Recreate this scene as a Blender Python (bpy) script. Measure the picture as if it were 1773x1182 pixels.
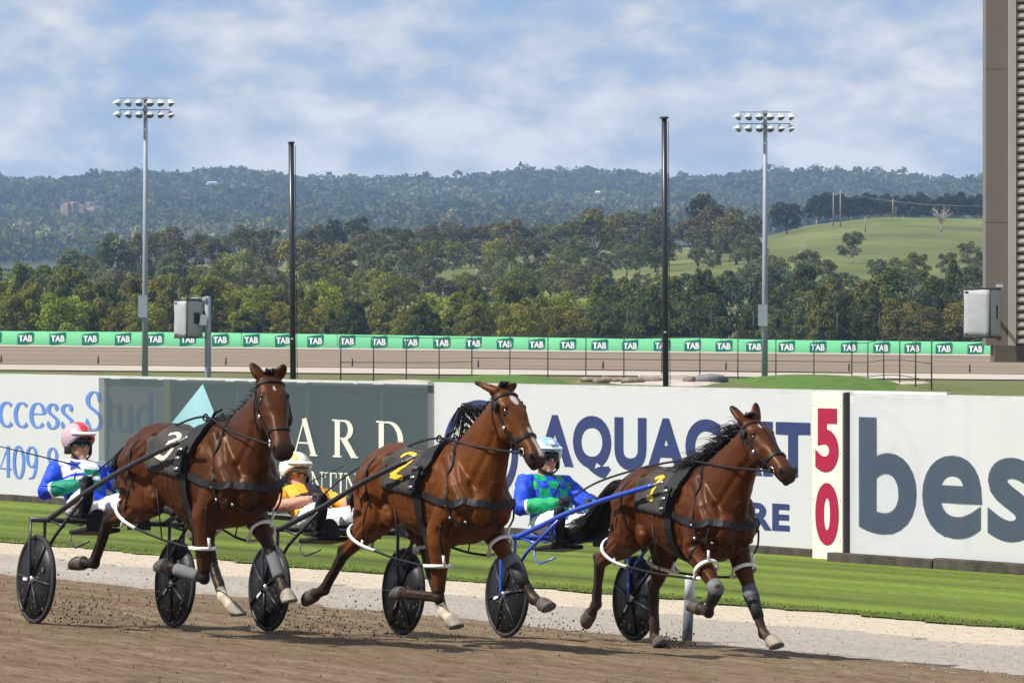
import bpy, math, random
import numpy as np
from mathutils import Vector, Matrix, Euler
from mathutils.bvhtree import BVHTree
from mathutils import noise as mnoise

R = math.radians
for o in list(bpy.data.objects): bpy.data.objects.remove(o)
scene = bpy.context.scene
C = scene.collection

# ------------------------------------------------------------------ camera
FPX = 9500.0            # focal length in photo pixels (photo is 1773 wide)
CAM_Z = 2.34
cam_d = bpy.data.cameras.new('camera'); cam = bpy.data.objects.new('camera', cam_d); C.objects.link(cam)
cam_d.sensor_width = 36.0; cam_d.lens = FPX / 1773.0 * 36.0
cam_d.shift_y = -31.0 / 1773.0
cam_d.clip_start = 0.5; cam_d.clip_end = 30000
cam.location = (0, 0, CAM_Z); cam.rotation_euler = (R(90), 0, 0)
scene.camera = cam

# ------------------------------------------------------------------ world, sun, exposure
SUN_DIR = Vector((-0.90, -0.34, 1.12)).normalized()     # towards the sun
SUN_EL = math.asin(SUN_DIR.z); SUN_AZ = math.atan2(SUN_DIR.x, SUN_DIR.y)
world = bpy.data.worlds.new('World'); scene.world = world; world.use_nodes = True
wn = world.node_tree; wn.nodes.clear()
def N(nt, t, **kw):
    n = nt.nodes.new(t)
    for k, v in kw.items():
        if hasattr(n, k) and not k.startswith('in_'): setattr(n, k, v)
    return n
def setin(n, **kw):
    for k, v in kw.items():
        n.inputs[k.replace('_', ' ')].default_value = v
    return n
sky = N(wn, 'ShaderNodeTexSky', sky_type='NISHITA'); sky.sun_disc = False
sky.sun_elevation = SUN_EL; sky.sun_rotation = SUN_AZ; sky.air_density = 1.0; sky.dust_density = 0.3; sky.ozone_density = 2.0
tc = N(wn, 'ShaderNodeTexCoord')
mp = N(wn, 'ShaderNodeMapping'); mp.inputs['Scale'].default_value = (1, 1, 2.0); mp.inputs['Location'].default_value = (0.31, 0.05, 0.012)
wn.links.new(tc.outputs['Generated'], mp.inputs['Vector'])
n1 = N(wn, 'ShaderNodeTexNoise'); setin(n1, Scale=20.0, Detail=10.0, Roughness=0.52, Distortion=0.15)
n2 = N(wn, 'ShaderNodeTexNoise'); setin(n2, Scale=64.0, Detail=10.0, Roughness=0.55, Distortion=0.15)
wn.links.new(mp.outputs[0], n1.inputs['Vector']); wn.links.new(mp.outputs[0], n2.inputs['Vector'])
mixn = N(wn, 'ShaderNodeMath', operation='MULTIPLY_ADD'); mixn.inputs[1].default_value = 0.5
mul2 = N(wn, 'ShaderNodeMath', operation='MULTIPLY'); mul2.inputs[1].default_value = 0.5
wn.links.new(n1.outputs['Fac'], mul2.inputs[0]); wn.links.new(n2.outputs['Fac'], mixn.inputs[0]); wn.links.new(mul2.outputs[0], mixn.inputs[2])
cov = N(wn, 'ShaderNodeValToRGB'); cov.color_ramp.elements[0].position = 0.38; cov.color_ramp.elements[1].position = 0.52
cov.color_ramp.elements[0].color = (0.55, 0.55, 0.55, 1); cov.color_ramp.elements[1].color = (1, 1, 1, 1)
wn.links.new(mixn.outputs[0], cov.inputs['Fac'])
cc = N(wn, 'ShaderNodeValToRGB'); el_ = cc.color_ramp.elements; el_.new(0.5); el_.new(0.55); el_.new(0.6)
for e_, (p_, c_) in zip(el_, ((0.40, (0.54, 0.69, 1.00)), (0.45, (0.64, 0.75, 0.98)), (0.50, (0.76, 0.84, 0.99)), (0.55, (0.95, 0.98, 1.06)), (0.61, (1.16, 1.16, 1.18)))): e_.position = p_; e_.color = (*c_, 1)
wn.links.new(mixn.outputs[0], cc.inputs['Fac'])
bg1 = N(wn, 'ShaderNodeBackground'); bg1.inputs['Strength'].default_value = 0.055
tint = N(wn, 'ShaderNodeMix', data_type='RGBA', blend_type='MULTIPLY'); tint.inputs[0].default_value = 1.0
tint.inputs[7].default_value = (0.66, 0.92, 1.5, 1)
wn.links.new(sky.outputs[0], tint.inputs[6]); wn.links.new(tint.outputs[2], bg1.inputs['Color'])
bg2 = N(wn, 'ShaderNodeBackground'); bg2.inputs['Strength'].default_value = 0.50
wn.links.new(cc.outputs[0], bg2.inputs['Color'])
mxs = N(wn, 'ShaderNodeMixShader'); wo = N(wn, 'ShaderNodeOutputWorld')
wn.links.new(cov.outputs[0], mxs.inputs[0]); wn.links.new(bg1.outputs[0], mxs.inputs[1]); wn.links.new(bg2.outputs[0], mxs.inputs[2])
wn.links.new(mxs.outputs[0], wo.inputs[0])
sun_d = bpy.data.lights.new('sun', 'SUN'); sun = bpy.data.objects.new('sun', sun_d); C.objects.link(sun)
sun_d.energy = 5.0; sun_d.angle = R(0.53); sun_d.color = (1.0, 0.955, 0.88)
sun.rotation_euler = SUN_DIR.to_track_quat('Z', 'Y').to_euler(); sun.location = (-30, -10, 60)
vs = scene.view_settings; vs.view_transform = 'Standard'; vs.look = 'None'; vs.exposure = 0.55; vs.gamma = 1.0; vs.use_curve_mapping = False
scene.cycles.max_bounces = 6; scene.cycles.transparent_max_bounces = 10; scene.cycles.volume_bounces = 0
scene.cycles.use_denoising = True

# ------------------------------------------------------------------ track frame
AL = R(29.0)
TX, TY = math.sin(AL), -math.cos(AL)         # travel direction (right and towards the camera)
NX, NY = math.cos(AL), math.sin(AL)          # away from the camera, across the track
TANG = math.atan2(TY, TX)
SLOPE = 0.05; N0 = 17.4333
def tn(t, n, z=0.0): return Vector((TX*t + NX*n, TY*t + NY*n, z))
def gz(n): return -SLOPE*(n - N0) if n < 30.4 else -SLOPE*(30.4 - N0)

# ------------------------------------------------------------------ materials
MATS = {}
def principled(name, col=(0.5, 0.5, 0.5), rough=0.6, spec=0.5, metal=0.0, var=0.0, vscale=8.0, bump=0.0, bscale=60.0, attr=None, detail=4.0, sheen=0.0, coords='Object', stretch=None, coat=0.0):
    if name in MATS: return MATS[name]
    m = bpy.data.materials.new(name); m.use_nodes = True; nt = m.node_tree; b = nt.nodes['Principled BSDF']
    b.inputs['Roughness'].default_value = rough; b.inputs['Metallic'].default_value = metal
    b.inputs['Specular IOR Level'].default_value = spec; b.inputs['Sheen Weight'].default_value = sheen
    b.inputs['Coat Weight'].default_value = coat; b.inputs['Coat Roughness'].default_value = 0.3
    b.inputs['Base Color'].default_value = (*col, 1)
    tcn = nt.nodes.new('ShaderNodeTexCoord'); vec = tcn.outputs[coords]
    if stretch:
        mpn = nt.nodes.new('ShaderNodeMapping'); mpn.inputs['Scale'].default_value = stretch
        nt.links.new(vec, mpn.inputs['Vector']); vec = mpn.outputs[0]
    src = None
    if attr:
        a = nt.nodes.new('ShaderNodeVertexColor'); a.layer_name = attr; src = a.outputs['Color']
        nt.links.new(src, b.inputs['Base Color'])
    if var > 0:
        nz = nt.nodes.new('ShaderNodeTexNoise'); nz.inputs['Scale'].default_value = vscale; nz.inputs['Detail'].default_value = detail
        nt.links.new(vec, nz.inputs['Vector'])
        mr = nt.nodes.new('ShaderNodeMapRange'); mr.inputs[1].default_value = 0.25; mr.inputs[2].default_value = 0.75
        mr.inputs[3].default_value = 1 - var; mr.inputs[4].default_value = 1 + var
        nt.links.new(nz.outputs['Fac'], mr.inputs[0])
        mx = nt.nodes.new('ShaderNodeMix'); mx.data_type = 'RGBA'; mx.blend_type = 'MULTIPLY'; mx.inputs[0].default_value = 1.0
        if src: nt.links.new(src, mx.inputs[6])
        else: mx.inputs[6].default_value = (*col, 1)
        nt.links.new(mr.outputs[0], mx.inputs[7]); nt.links.new(mx.outputs[2], b.inputs['Base Color'])
    if bump > 0:
        nb = nt.nodes.new('ShaderNodeTexNoise'); nb.inputs['Scale'].default_value = bscale; nb.inputs['Detail'].default_value = 5
        nt.links.new(vec, nb.inputs['Vector'])
        bp = nt.nodes.new('ShaderNodeBump'); bp.inputs['Strength'].default_value = bump; bp.inputs['Distance'].default_value = 0.02
        nt.links.new(nb.outputs['Fac'], bp.inputs['Height']); nt.links.new(bp.outputs[0], b.inputs['Normal'])
    MATS[name] = m
    return m
def ramp_mat(name, stops, scale=5.0, detail=8.0, rough=0.9, stretch=(1, 1, 1), bump=0.3, bscale=20.0, bdist=0.03, rotz=0.0, second=None):
    """noise-driven colour ramp ground material in object space"""
    m = bpy.data.materials.new(name); m.use_nodes = True; nt = m.node_tree; b = nt.nodes['Principled BSDF']
    b.inputs['Roughness'].default_value = rough; b.inputs['Specular IOR Level'].default_value = 0.15
    t = nt.nodes.new('ShaderNodeTexCoord'); mp_ = nt.nodes.new('ShaderNodeMapping'); mp_.inputs['Scale'].default_value = stretch
    mp_.inputs['Rotation'].default_value = (0, 0, rotz)
    nt.links.new(t.outputs['Object'], mp_.inputs['Vector'])
    nz = nt.nodes.new('ShaderNodeTexNoise'); nz.inputs['Scale'].default_value = scale; nz.inputs['Detail'].default_value = detail; nz.inputs['Roughness'].default_value = 0.65
    nt.links.new(mp_.outputs[0], nz.inputs['Vector'])
    cr = nt.nodes.new('ShaderNodeValToRGB'); el = cr.color_ramp.elements
    while len(el) < len(stops): el.new(0.5)
    for e, (p, c) in zip(el, stops): e.position = p; e.color = (*c, 1)
    nt.links.new(nz.outputs['Fac'], cr.inputs['Fac']); out = cr.outputs[0]
    if second:      # (scale, stretch, strength) multiplies a second noise
        mp2 = nt.nodes.new('ShaderNodeMapping'); mp2.inputs['Scale'].default_value = second[1]; mp2.inputs['Rotation'].default_value = (0, 0, rotz)
        nt.links.new(t.outputs['Object'], mp2.inputs['Vector'])
        n2_ = nt.nodes.new('ShaderNodeTexNoise'); n2_.inputs['Scale'].default_value = second[0]; n2_.inputs['Detail'].default_value = 5
        nt.links.new(mp2.outputs[0], n2_.inputs['Vector'])
        mr = nt.nodes.new('ShaderNodeMapRange'); mr.inputs[1].default_value = 0.3; mr.inputs[2].default_value = 0.7
        mr.inputs[3].default_value = 1 - second[2]; mr.inputs[4].default_value = 1 + second[2]
        nt.links.new(n2_.outputs['Fac'], mr.inputs[0])
        mx = nt.nodes.new('ShaderNodeMix'); mx.data_type = 'RGBA'; mx.blend_type = 'MULTIPLY'; mx.inputs[0].default_value = 1
        nt.links.new(out, mx.inputs[6]); nt.links.new(mr.outputs[0], mx.inputs[7]); out = mx.outputs[2]
    nt.links.new(out, b.inputs['Base Color'])
    nb = nt.nodes.new('ShaderNodeTexNoise'); nb.inputs['Scale'].default_value = bscale; nb.inputs['Detail'].default_value = 8; nb.inputs['Roughness'].default_value = 0.7
    nt.links.new(mp_.outputs[0], nb.inputs['Vector'])
    bp = nt.nodes.new('ShaderNodeBump'); bp.inputs['Strength'].default_value = bump; bp.inputs['Distance'].default_value = bdist
    nt.links.new(nb.outputs['Fac'], bp.inputs['Height']); nt.links.new(bp.outputs[0], b.inputs['Normal'])
    MATS[name] = m
    return m
def leaf_mat(name):
    """foliage: colour from the object's own tint and a per-leaf attribute, partly translucent"""
    m = bpy.data.materials.new(name); m.use_nodes = True; nt = m.node_tree; nt.nodes.clear()
    out = nt.nodes.new('ShaderNodeOutputMaterial'); oi = nt.nodes.new('ShaderNodeObjectInfo')
    a = nt.nodes.new('ShaderNodeVertexColor'); a.layer_name = 'leaf'
    mx = nt.nodes.new('ShaderNodeMix'); mx.data_type = 'RGBA'; mx.blend_type = 'MULTIPLY'; mx.inputs[0].default_value = 1
    nt.links.new(oi.outputs['Color'], mx.inputs[6]); nt.links.new(a.outputs['Color'], mx.inputs[7])
    d = nt.nodes.new('ShaderNodeBsdfDiffuse'); tr = nt.nodes.new('ShaderNodeBsdfTranslucent'); ms = nt.nodes.new('ShaderNodeMixShader'); ms.inputs[0].default_value = 0.28
    nt.links.new(mx.outputs[2], d.inputs[0]); nt.links.new(mx.outputs[2], tr.inputs[0])
    nt.links.new(d.outputs[0], ms.inputs[1]); nt.links.new(tr.outputs[0], ms.inputs[2]); nt.links.new(ms.outputs[0], out.inputs[0])
    MATS[name] = m
    return m

# ------------------------------------------------------------------ mesh helpers
class MB:
    def __init__(s): s.v = []; s.f = []
    def add(s, vs, fs):
        b = len(s.v); s.v += [tuple(map(float, p)) for p in vs]; s.f += [tuple(i + b for i in f) for f in fs]
    def box(s, c, size, rot=None, bev=0.0):
        hx, hy, hz = size[0]/2, size[1]/2, size[2]/2
        M = rot if rot is not None else Matrix.Identity(3); c = Vector(c)
        if bev <= 0:
            vs = [c + M @ Vector((x*hx, y*hy, z*hz)) for x in (-1, 1) for y in (-1, 1) for z in (-1, 1)]
            s.add(vs, [(0, 1, 3, 2), (4, 6, 7, 5), (0, 4, 5, 1), (2, 3, 7, 6), (0, 2, 6, 4), (1, 5, 7, 3)])
        else:
            rings = []
            for (z, k) in ((-hz, bev), (-hz + bev, 0), (hz - bev, 0), (hz, bev)):
                x, y = hx - k, hy - k; e = bev if k == 0 else bev*0.3
                rings.append([c + M @ Vector(p) for p in ((x, y - e, z), (x - e, y, z), (-x + e, y, z), (-x, y - e, z), (-x, -y + e, z), (-x + e, -y, z), (x - e, -y, z), (x, -y + e, z))])
            s.loft(rings)
        return s
    def loft(s, rings, cap=True):
        n = len(rings[0]); vs = [p for r in rings for p in r]; fs = []
        for i in range(len(rings) - 1):
            for j in range(n):
                k = (j + 1) % n; fs.append((i*n + j, i*n + k, (i + 1)*n + k, (i + 1)*n + j))
        if cap:
            fs.append(tuple(reversed(range(n)))); fs.append(tuple(range((len(rings) - 1)*n, len(rings)*n)))
        s.add(vs, fs); return s
    def tube(s, pts, rad, n=10, cap=True, side=None, flat=1.0):
        pts = [Vector(p) for p in pts]; m = len(pts)
        if not hasattr(rad, '__len__'): rad = [rad]*m
        rings = []; u = None
        for i, p in enumerate(pts):
            t = (pts[min(i + 1, m - 1)] - pts[max(i - 1, 0)])
            if t.length < 1e-9: t = Vector((0, 0, 1))
            t.normalize()
            if u is None:
                ref = Vector(side) if side is not None else (Vector((0, 0, 1)) if abs(t.z) < 0.9 else Vector((1, 0, 0)))
                u = ref - t*ref.dot(t); u.normalize()
            else:
                u = u - t*u.dot(t); u.normalize()
            w = t.cross(u)
            r = rad[i]; ra, rb = (r if hasattr(r, '__len__') else (r, r*flat))
            rings.append([p + u*(ra*math.cos(2*math.pi*j/n)) + w*(rb*math.sin(2*math.pi*j/n)) for j in range(n)])
        return s.loft(rings, cap)
    def ell(s, c, r, nu=14, nv=8, rot=None):
        c = Vector(c); M = rot if rot is not None else Matrix.Identity(3); rings = []
        for i in range(nv + 1):
            a = -math.pi/2 + math.pi*(i + 0.02 if i == 0 else (i - 0.02 if i == nv else i))/nv
            rings.append([c + M @ Vector((r[0]*math.cos(a)*math.cos(2*math.pi*j/nu), r[1]*math.cos(a)*math.sin(2*math.pi*j/nu), r[2]*math.sin(a))) for j in range(nu)])
        return s.loft(rings)
    def mesh(s, name, smooth=True):
        me = bpy.data.meshes.new(name); me.from_pydata(s.v, [], s.f); me.update()
        if smooth: me.polygons.foreach_set('use_smooth', [True]*len(me.polygons))
        return me
    def obj(s, name, mat, parent=None, smooth=True, **tags):
        return mk(name, s.mesh(name, smooth), mat, parent, **tags)
def mk(name, me, mat, parent=None, **tags):
    o = bpy.data.objects.new(name, me); C.objects.link(o)
    if mat is not None and not me.materials: me.materials.append(mat if not isinstance(mat, str) else MATS[mat])
    if parent is not None: o.parent = parent
    tag(o, **tags); return o
def tag(o, label=None, category=None, group=None, kind=None):
    for k, v in (('label', label), ('category', category), ('group', group), ('kind', kind)):
        if v: o[k] = v
    return o
def empty(name, loc=(0, 0, 0), rz=0.0, rx=0.0, **tags):
    o = bpy.data.objects.new(name, None); C.objects.link(o); o.empty_display_size = 0.2
    o.location = loc; o.rotation_euler = (rx, 0, rz); return tag(o, **tags)
def remesh(mb, voxel, it=5, fac=0.5):
    """union of overlapping closed shells into one continuous smoothed skin"""
    me = mb.mesh('tmp'); o = bpy.data.objects.new('tmp', me); C.objects.link(o)
    m = o.modifiers.new('r', 'REMESH'); m.mode = 'VOXEL'; m.voxel_size = voxel
    sm = o.modifiers.new('s', 'SMOOTH'); sm.iterations = it; sm.factor = fac
    dg = bpy.context.evaluated_depsgraph_get(); out = bpy.data.meshes.new_from_object(o.evaluated_get(dg))
    bpy.data.objects.remove(o); bpy.data.meshes.remove(me)
    out.polygons.foreach_set('use_smooth', [True]*len(out.polygons))
    return out
def coords(me):
    a = np.empty(len(me.vertices)*3); me.vertices.foreach_get('co', a); return a.reshape(-1, 3)
def set_col(me, rgb, name='Col'):
    at = me.color_attributes.new(name, 'FLOAT_COLOR', 'POINT')
    a = np.ones((len(me.vertices), 4)); a[:, :3] = rgb; at.data.foreach_set('color', a.ravel())
def seg_dist(P, a, b):
    a = np.array(a, float); b = np.array(b, float); d = b - a; L = d @ d
    t = np.clip(((P - a) @ d)/max(L, 1e-9), 0, 1); q = a + t[:, None]*d
    return np.linalg.norm(P - q, axis=1), t
def sstep(x, a, b):
    t = np.clip((x - a)/(b - a), 0, 1); return t*t*(3 - 2*t)
def spline(pts, k=8, closed=False):
    pts = [Vector(p) for p in pts]; n = len(pts); out = []
    rng = range(n if closed else n - 1)
    for i in rng:
        g = (lambda j: pts[j % n]) if closed else (lambda j: pts[max(0, min(n - 1, j))])
        p0, p1, p2, p3 = g(i - 1), g(i), g(i + 1), g(i + 2)
        for s in range(k):
            t = s/k
            out.append(0.5*((2*p1) + (p2 - p0)*t + (2*p0 - 5*p1 + 4*p2 - p3)*t*t + (3*p1 - p0 - 3*p2 + p3)*t**3))
    if not closed: out.append(pts[-1])
    return out
rnd = random.Random(7)

# ------------------------------------------------------------------ lettering
def text_mesh(body, offset=0.0, shear=0.0, spacing=1.0):
    cu = bpy.data.curves.new('txt', 'FONT'); cu.body = body; cu.offset = offset; cu.shear = shear; cu.space_character = spacing; cu.resolution_u = 6
    o = bpy.data.objects.new('txt', cu); C.objects.link(o)
    dg = bpy.context.evaluated_depsgraph_get(); me = bpy.data.meshes.new_from_object(o.evaluated_get(dg))
    bpy.data.objects.remove(o); bpy.data.curves.remove(cu)
    return me
def text_fit(body, x0, x1, z0, z1, y, mat, parent, offset=0.02, spacing=1.0, name='letter', flip=1):
    """sans lettering stretched into the box x0..x1, z0..z1 on the plane y of the parent"""
    me = text_mesh(body, offset, 0, spacing); P = coords(me)
    lo, hi = P.min(0), P.max(0); Q = np.empty_like(P)
    Q[:, 0] = x0 + (P[:, 0] - lo[0])/(hi[0] - lo[0])*(x1 - x0); Q[:, 1] = y; Q[:, 2] = z0 + (P[:, 1] - lo[1])/(hi[1] - lo[1])*(z1 - z0)
    par = list(range(len(Q)))
    def find(i):
        while par[i] != i: par[i] = par[par[i]]; i = par[i]
        return i
    polys = [tuple(p_.vertices) for p_ in me.polygons]; bpy.data.meshes.remove(me)
    for f in polys:
        for v in f[1:]: par[find(v)] = find(f[0])
    groups = {}
    for f in polys: groups.setdefault(find(f[0]), []).append(f)
    for fs in sorted(groups.values(), key=lambda fs: Q[fs[0][0]][0]):      # one object per letter
        ids = sorted({v for f in fs for v in f}); ix = {v: i for i, v in enumerate(ids)}; mb = MB(); mb.add([Q[v] for v in ids], [tuple(ix[v] for v in f) for f in fs]); mb.obj(name, mat, parent, smooth=False)
def arc(cx, cy, rx, ry, a0, a1, n=22):
    return [(cx + rx*math.cos(R(a0 + (a1 - a0)*i/n)), cy + ry*math.sin(R(a0 + (a1 - a0)*i/n))) for i in range(n + 1)]
def sm(*p): return [(q.x, q.y) for q in spline([(a, b, 0) for a, b in p], 6)]
def serif(x, y, w=0.13): return ('b', [(x - w, y), (x + w, y)])
# serif glyphs drawn with a broad pen: thick uprights, thin horizontals, slab serifs ('t' thick, 'n' thin, 'b' slab, None pen)
GL = {
 'u': (0.66, [(None, [(.12, .66), (.12, .22)] + arc(.29, .2, .17, .19, 180, 350)), ('t', [(.5, .66), (.5, .02)]), ('b', [(.0, .65), (.13, .65)]), ('b', [(.38, .65), (.5, .65)]), ('b', [(.5, .02), (.62, .02)])]),
 'c': (0.56, [(None, arc(.29, .33, .24, .32, 48, 318))]),
 'e': (0.58, [(None, arc(.3, .33, .24, .32, 8, 322)), ('n', [(.08, .37), (.53, .37)])]),
 's': (0.5, [(None, sm((.41, .5), (.34, .62), (.2, .63), (.1, .53), (.14, .42), (.27, .33), (.4, .23), (.41, .11), (.3, .02), (.16, .03), (.07, .15))), ('b', [(.41, .62), (.41, .46)]), ('b', [(.07, .2), (.07, .03)])]),
 'S': (0.68, [(None, sm((.54, .76), (.46, .95), (.28, .98), (.13, .84), (.16, .65), (.34, .52), (.53, .38), (.57, .18), (.43, .03), (.22, .03), (.08, .24))), ('b', [(.55, .97), (.55, .7)]), ('b', [(.08, .3), (.08, .02)])]),
 't': (0.4, [('t', [(.19, .86), (.19, .14)]), ('n', sm((.19, .14), (.24, .04), (.32, .03), (.38, .1))), ('b', [(.04, .64), (.36, .64)])]),
 'd': (0.64, [(None, arc(.28, .33, .21, .32, 38, 322)), ('t', [(.5, 1.0), (.5, .02)]), ('b', [(.37, .99), (.5, .99)]), ('b', [(.5, .02), (.62, .02)])]),
 'A': (0.8, [('n', [(.08, .02), (.4, 1)]), ('t', [(.4, 1), (.72, .02)]), ('b', [(.18, .34), (.6, .34)]), serif(.08, .02, .1), serif(.72, .02, .13)]),
 'R': (0.78, [('t', [(.17, .02), (.17, .98)]), ('n', [(.1, .97), (.36, .97)]), (None, arc(.36, .735, .2, .235, 90, -90)), ('n', [(.17, .5), (.36, .5)]), ('t', [(.36, .5), (.66, .02)]), serif(.17, .02), serif(.1, .98, .08), serif(.68, .02, .1)]),
 'D': (0.84, [('t', [(.17, .02), (.17, .98)]), ('n', [(.1, .97), (.36, .97)]), (None, arc(.36, .5, .36, .47, 90, -90)), ('n', [(.1, .03), (.36, .03)]), serif(.12, .98, .1), serif(.12, .02, .1)]),
 'N': (0.84, [('n', [(.14, .02), (.14, .98)]), ('t', [(.14, .98), (.7, .02)]), ('n', [(.7, .02), (.7, .98)]), serif(.14, .02), serif(.1, .98, .1), serif(.7, .98)]),
 'I': (0.4, [('t', [(.2, .02), (.2, .98)]), serif(.2, .02), serif(.2, .98)]),
 'T': (0.74, [('t', [(.37, .02), (.37, .98)]), ('b', [(.05, .97), (.69, .97)]), serif(.37, .02), ('b', [(.06, .98), (.06, .76)]), ('b', [(.68, .98), (.68, .76)])]),
 'U': (0.8, [(None, [(.16, .98), (.16, .3)] + arc(.4, .3, .24, .27, 180, 360) + [(.64, .98)]), serif(.16, .98), serif(.64, .98)]),
 'G': (0.8, [(None, arc(.42, .5, .33, .48, 45, 330)), ('t', [(.68, .36), (.68, .08)]), serif(.66, .38)]),
 '0': (0.6, [(None, arc(.3, .5, .22, .48, 0, 360, 32))]),
 '4': (0.62, [('t', [(.42, .02), (.42, .98)]), ('n', [(.42, .98), (.06, .3)]), ('b', [(.04, .28), (.58, .28)])]),
 '8': (0.58, [(None, arc(.29, .74, .18, .23, 0, 360, 26)), (None, arc(.29, .26, .22, .25, 0, 360, 26))]),
 '9': (0.6, [(None, arc(.3, .68, .21, .3, 0, 360, 28)), (None, sm((.51, .68), (.49, .35), (.36, .08), (.14, .02)))]),
 'P': (0.7, [('t', [(.17, .02), (.17, .98)]), ('n', [(.1, .97), (.36, .97)]), (None, arc(.36, .72, .2, .25, 90, -90)), ('n', [(.17, .47), (.36, .47)]), serif(.17, .02), serif(.1, .98, .08)]),
 ' ': (0.35, []), }
def pen_text(body, x0, x1, z0, z1, y, mat, parent, thick=0.15, thin=0.045, only=None):
    """broad-pen serif lettering, cap height z0..z1, stretched so the whole line spans x0..x1"""
    adv = [GL[c][0] for c in body]; tot = sum(adv); kx = (x1 - x0)/tot; kz = z1 - z0
    mb = MB(); x = 0; lay = 0
    for i, (c, a) in enumerate(zip(body, adv)):
        for mode, pts in GL[c][1]:
            if only and i not in only: continue
            lay += 1; L = []; Rr = []
            m = len(pts)
            closed = m > 6 and abs(pts[0][0] - pts[-1][0]) < 1e-6 and abs(pts[0][1] - pts[-1][1]) < 1e-6
            for j, (px, py) in enumerate(pts):
                a0 = pts[j - 1] if j > 0 else (pts[-2] if closed else pts[0]); a1 = pts[j + 1] if j < m - 1 else (pts[1] if closed else pts[-1])
                dx, dy = a1[0] - a0[0], a1[1] - a0[1]; l = math.hypot(dx, dy) or 1; dx, dy = dx/l, dy/l
                w = {'t': thick, 'n': thin, 'b': thin}.get(mode, thin + (thick - thin)*abs(dy)**1.3)
                if mode == 't' and abs(dy) < 0.97: w = thick*1.08
                nx, ny = -dy*w/2, dx*w/2
                for lst, sg in ((L, 1), (Rr, -1)):
                    lst.append((x0 + (x + px + sg*nx)*kx, y - 0.0004*(lay % 7), z0 + (py + sg*ny)*kz))
            vs = L + Rr; mb.add(vs, [(j, j + 1, m + j + 1, m + j) for j in range(m - 1)])
        x += a
        if mb.f: mb.obj('letter', mat, parent, smooth=False)
        mb = MB()

# ------------------------------------------------------------------ the ground
def lerp_tab(x, tab):
    if x <= tab[0][0]: return tab[0][1]
    for (a, va), (b, vb) in zip(tab, tab[1:]):
        if x <= b:
            t = (x - a)/(b - a); return va + (vb - va)*t
    return tab[-1][1]
FAR_TILT = 0.0098
def far_z(X, Y, tab):                       # heights of the far turn, tilted a little down to the right
    return lerp_tab(Y, tab) - FAR_TILT*(X + 0.0933*Y)
TURN = [(300, -0.80), (345, -0.76), (372, -0.72), (380, -0.48), (470, 0.40), (480, 0.42), (540, 0.55)]
# ground elevation beyond the turn, as the height angle (photo pixels over the horizon) seen along five bearings
PROF = {-600: [(540, -12), (900, 55), (1500, 78), (2400, 100), (3300, 170), (4100, 228), (5200, 190), (7000, 120)],
        100: [(540, -12), (900, 60), (1500, 82), (2400, 105), (3300, 170), (4100, 226), (5200, 190), (7000, 120)],
        450: [(540, -12), (760, 62), (1100, 95), (1500, 100), (2400, 120), (3300, 180), (4100, 246), (5200, 190), (7000, 120)],
        850: [(540, -12), (760, 62), (1000, 108), (1300, 112), (2400, 130), (3300, 180), (4100, 236), (5200, 190), (7000, 120)],
        1180: [(540, -12), (760, 80), (1000, 120), (1250, 128), (2400, 130), (3300, 180), (4300, 230), (5200, 190), (7000, 120)],
        1500: [(540, -12), (700, 70), (900, 140), (1120, 184), (1400, 176), (2400, 150), (3300, 186), (4300, 238), (5200, 190), (7000, 120)],
        1900: [(540, -12), (700, 70), (900, 130), (1120, 178), (1400, 180), (2400, 160), (3300, 190), (4300, 244), (5200, 190), (7000, 120)],
        2600: [(540, -12), (700, 70), (900, 130), (1120, 170), (1400, 170), (2400, 160), (3300, 190), (4300, 240), (5200, 190), (7000, 120)]}
PK = sorted(PROF)
def hill_noise(X, Y):
    return (math.sin(X*0.011 + Y*0.003) + 0.6*math.sin(X*0.027 - Y*0.006 + 1.3) + 0.4*math.sin(X*0.06 + Y*0.011))
def hill_z(X, Y):
    px = X/Y*FPX + 886.5
    if px <= PK[0]: a = lerp_tab(Y, PROF[PK[0]])
    elif px >= PK[-1]: a = lerp_tab(Y, PROF[PK[-1]])
    else:
        for p, q in zip(PK, PK[1:]):
            if px <= q:
                t = (px - p)/(q - p); t = t*t*(3 - 2*t); a = lerp_tab(Y, PROF[p])*(1 - t) + lerp_tab(Y, PROF[q])*t; break
    return CAM_Z + a*Y/FPX + hill_noise(X, Y)*max(0, Y - 1500)*0.0016
def ground_z(X, Y):
    n = NX*X + NY*Y
    if Y < 300:
        return -1.25 if n < 50 else -1.25 + 0.40*min(1, (n - 50)/15)
    if Y < 540:
        z0 = far_z(X, Y, TURN) - 0.06
        k = min(1, (Y - 300)/30); return (-0.85)*(1 - k) + z0*k
    k = min(1, (Y - 540)/60); return (far_z(X, 540, TURN) - 0.06)*(1 - k) + hill_z(X, Y)*k
def grid_obj(name, us, vs, fn, mat, **tags):
    P = [fn(u, v) for v in vs for u in us]; n = len(us)
    F = [(j*n + i, j*n + i + 1, (j + 1)*n + i + 1, (j + 1)*n + i) for j in range(len(vs) - 1) for i in range(n - 1)]
    mb = MB(); mb.add(P, F); return mb.obj(name, mat, **tags)
rows = [-60, 0, 60, 100, 140, 180, 220, 260, 300, 330, 345, 360, 372, 380, 410, 440, 470, 480, 510, 540, 560, 580, 600, 640, 680, 720, 760, 800, 850, 900, 950, 1000, 1060, 1120, 1200, 1300, 1400, 1500, 1650, 1800, 2000, 2200, 2400, 2600, 2800, 3000, 3200, 3400, 3600, 3800, 4000, 4150, 4300, 4500, 4800, 5200, 6000, 7000]
def gfun(u, Y):
    X = u*(70 + 0.26*max(Y, 0)); return (X, Y, ground_z(X, Y) if Y > 1 else -1.25)
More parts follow.
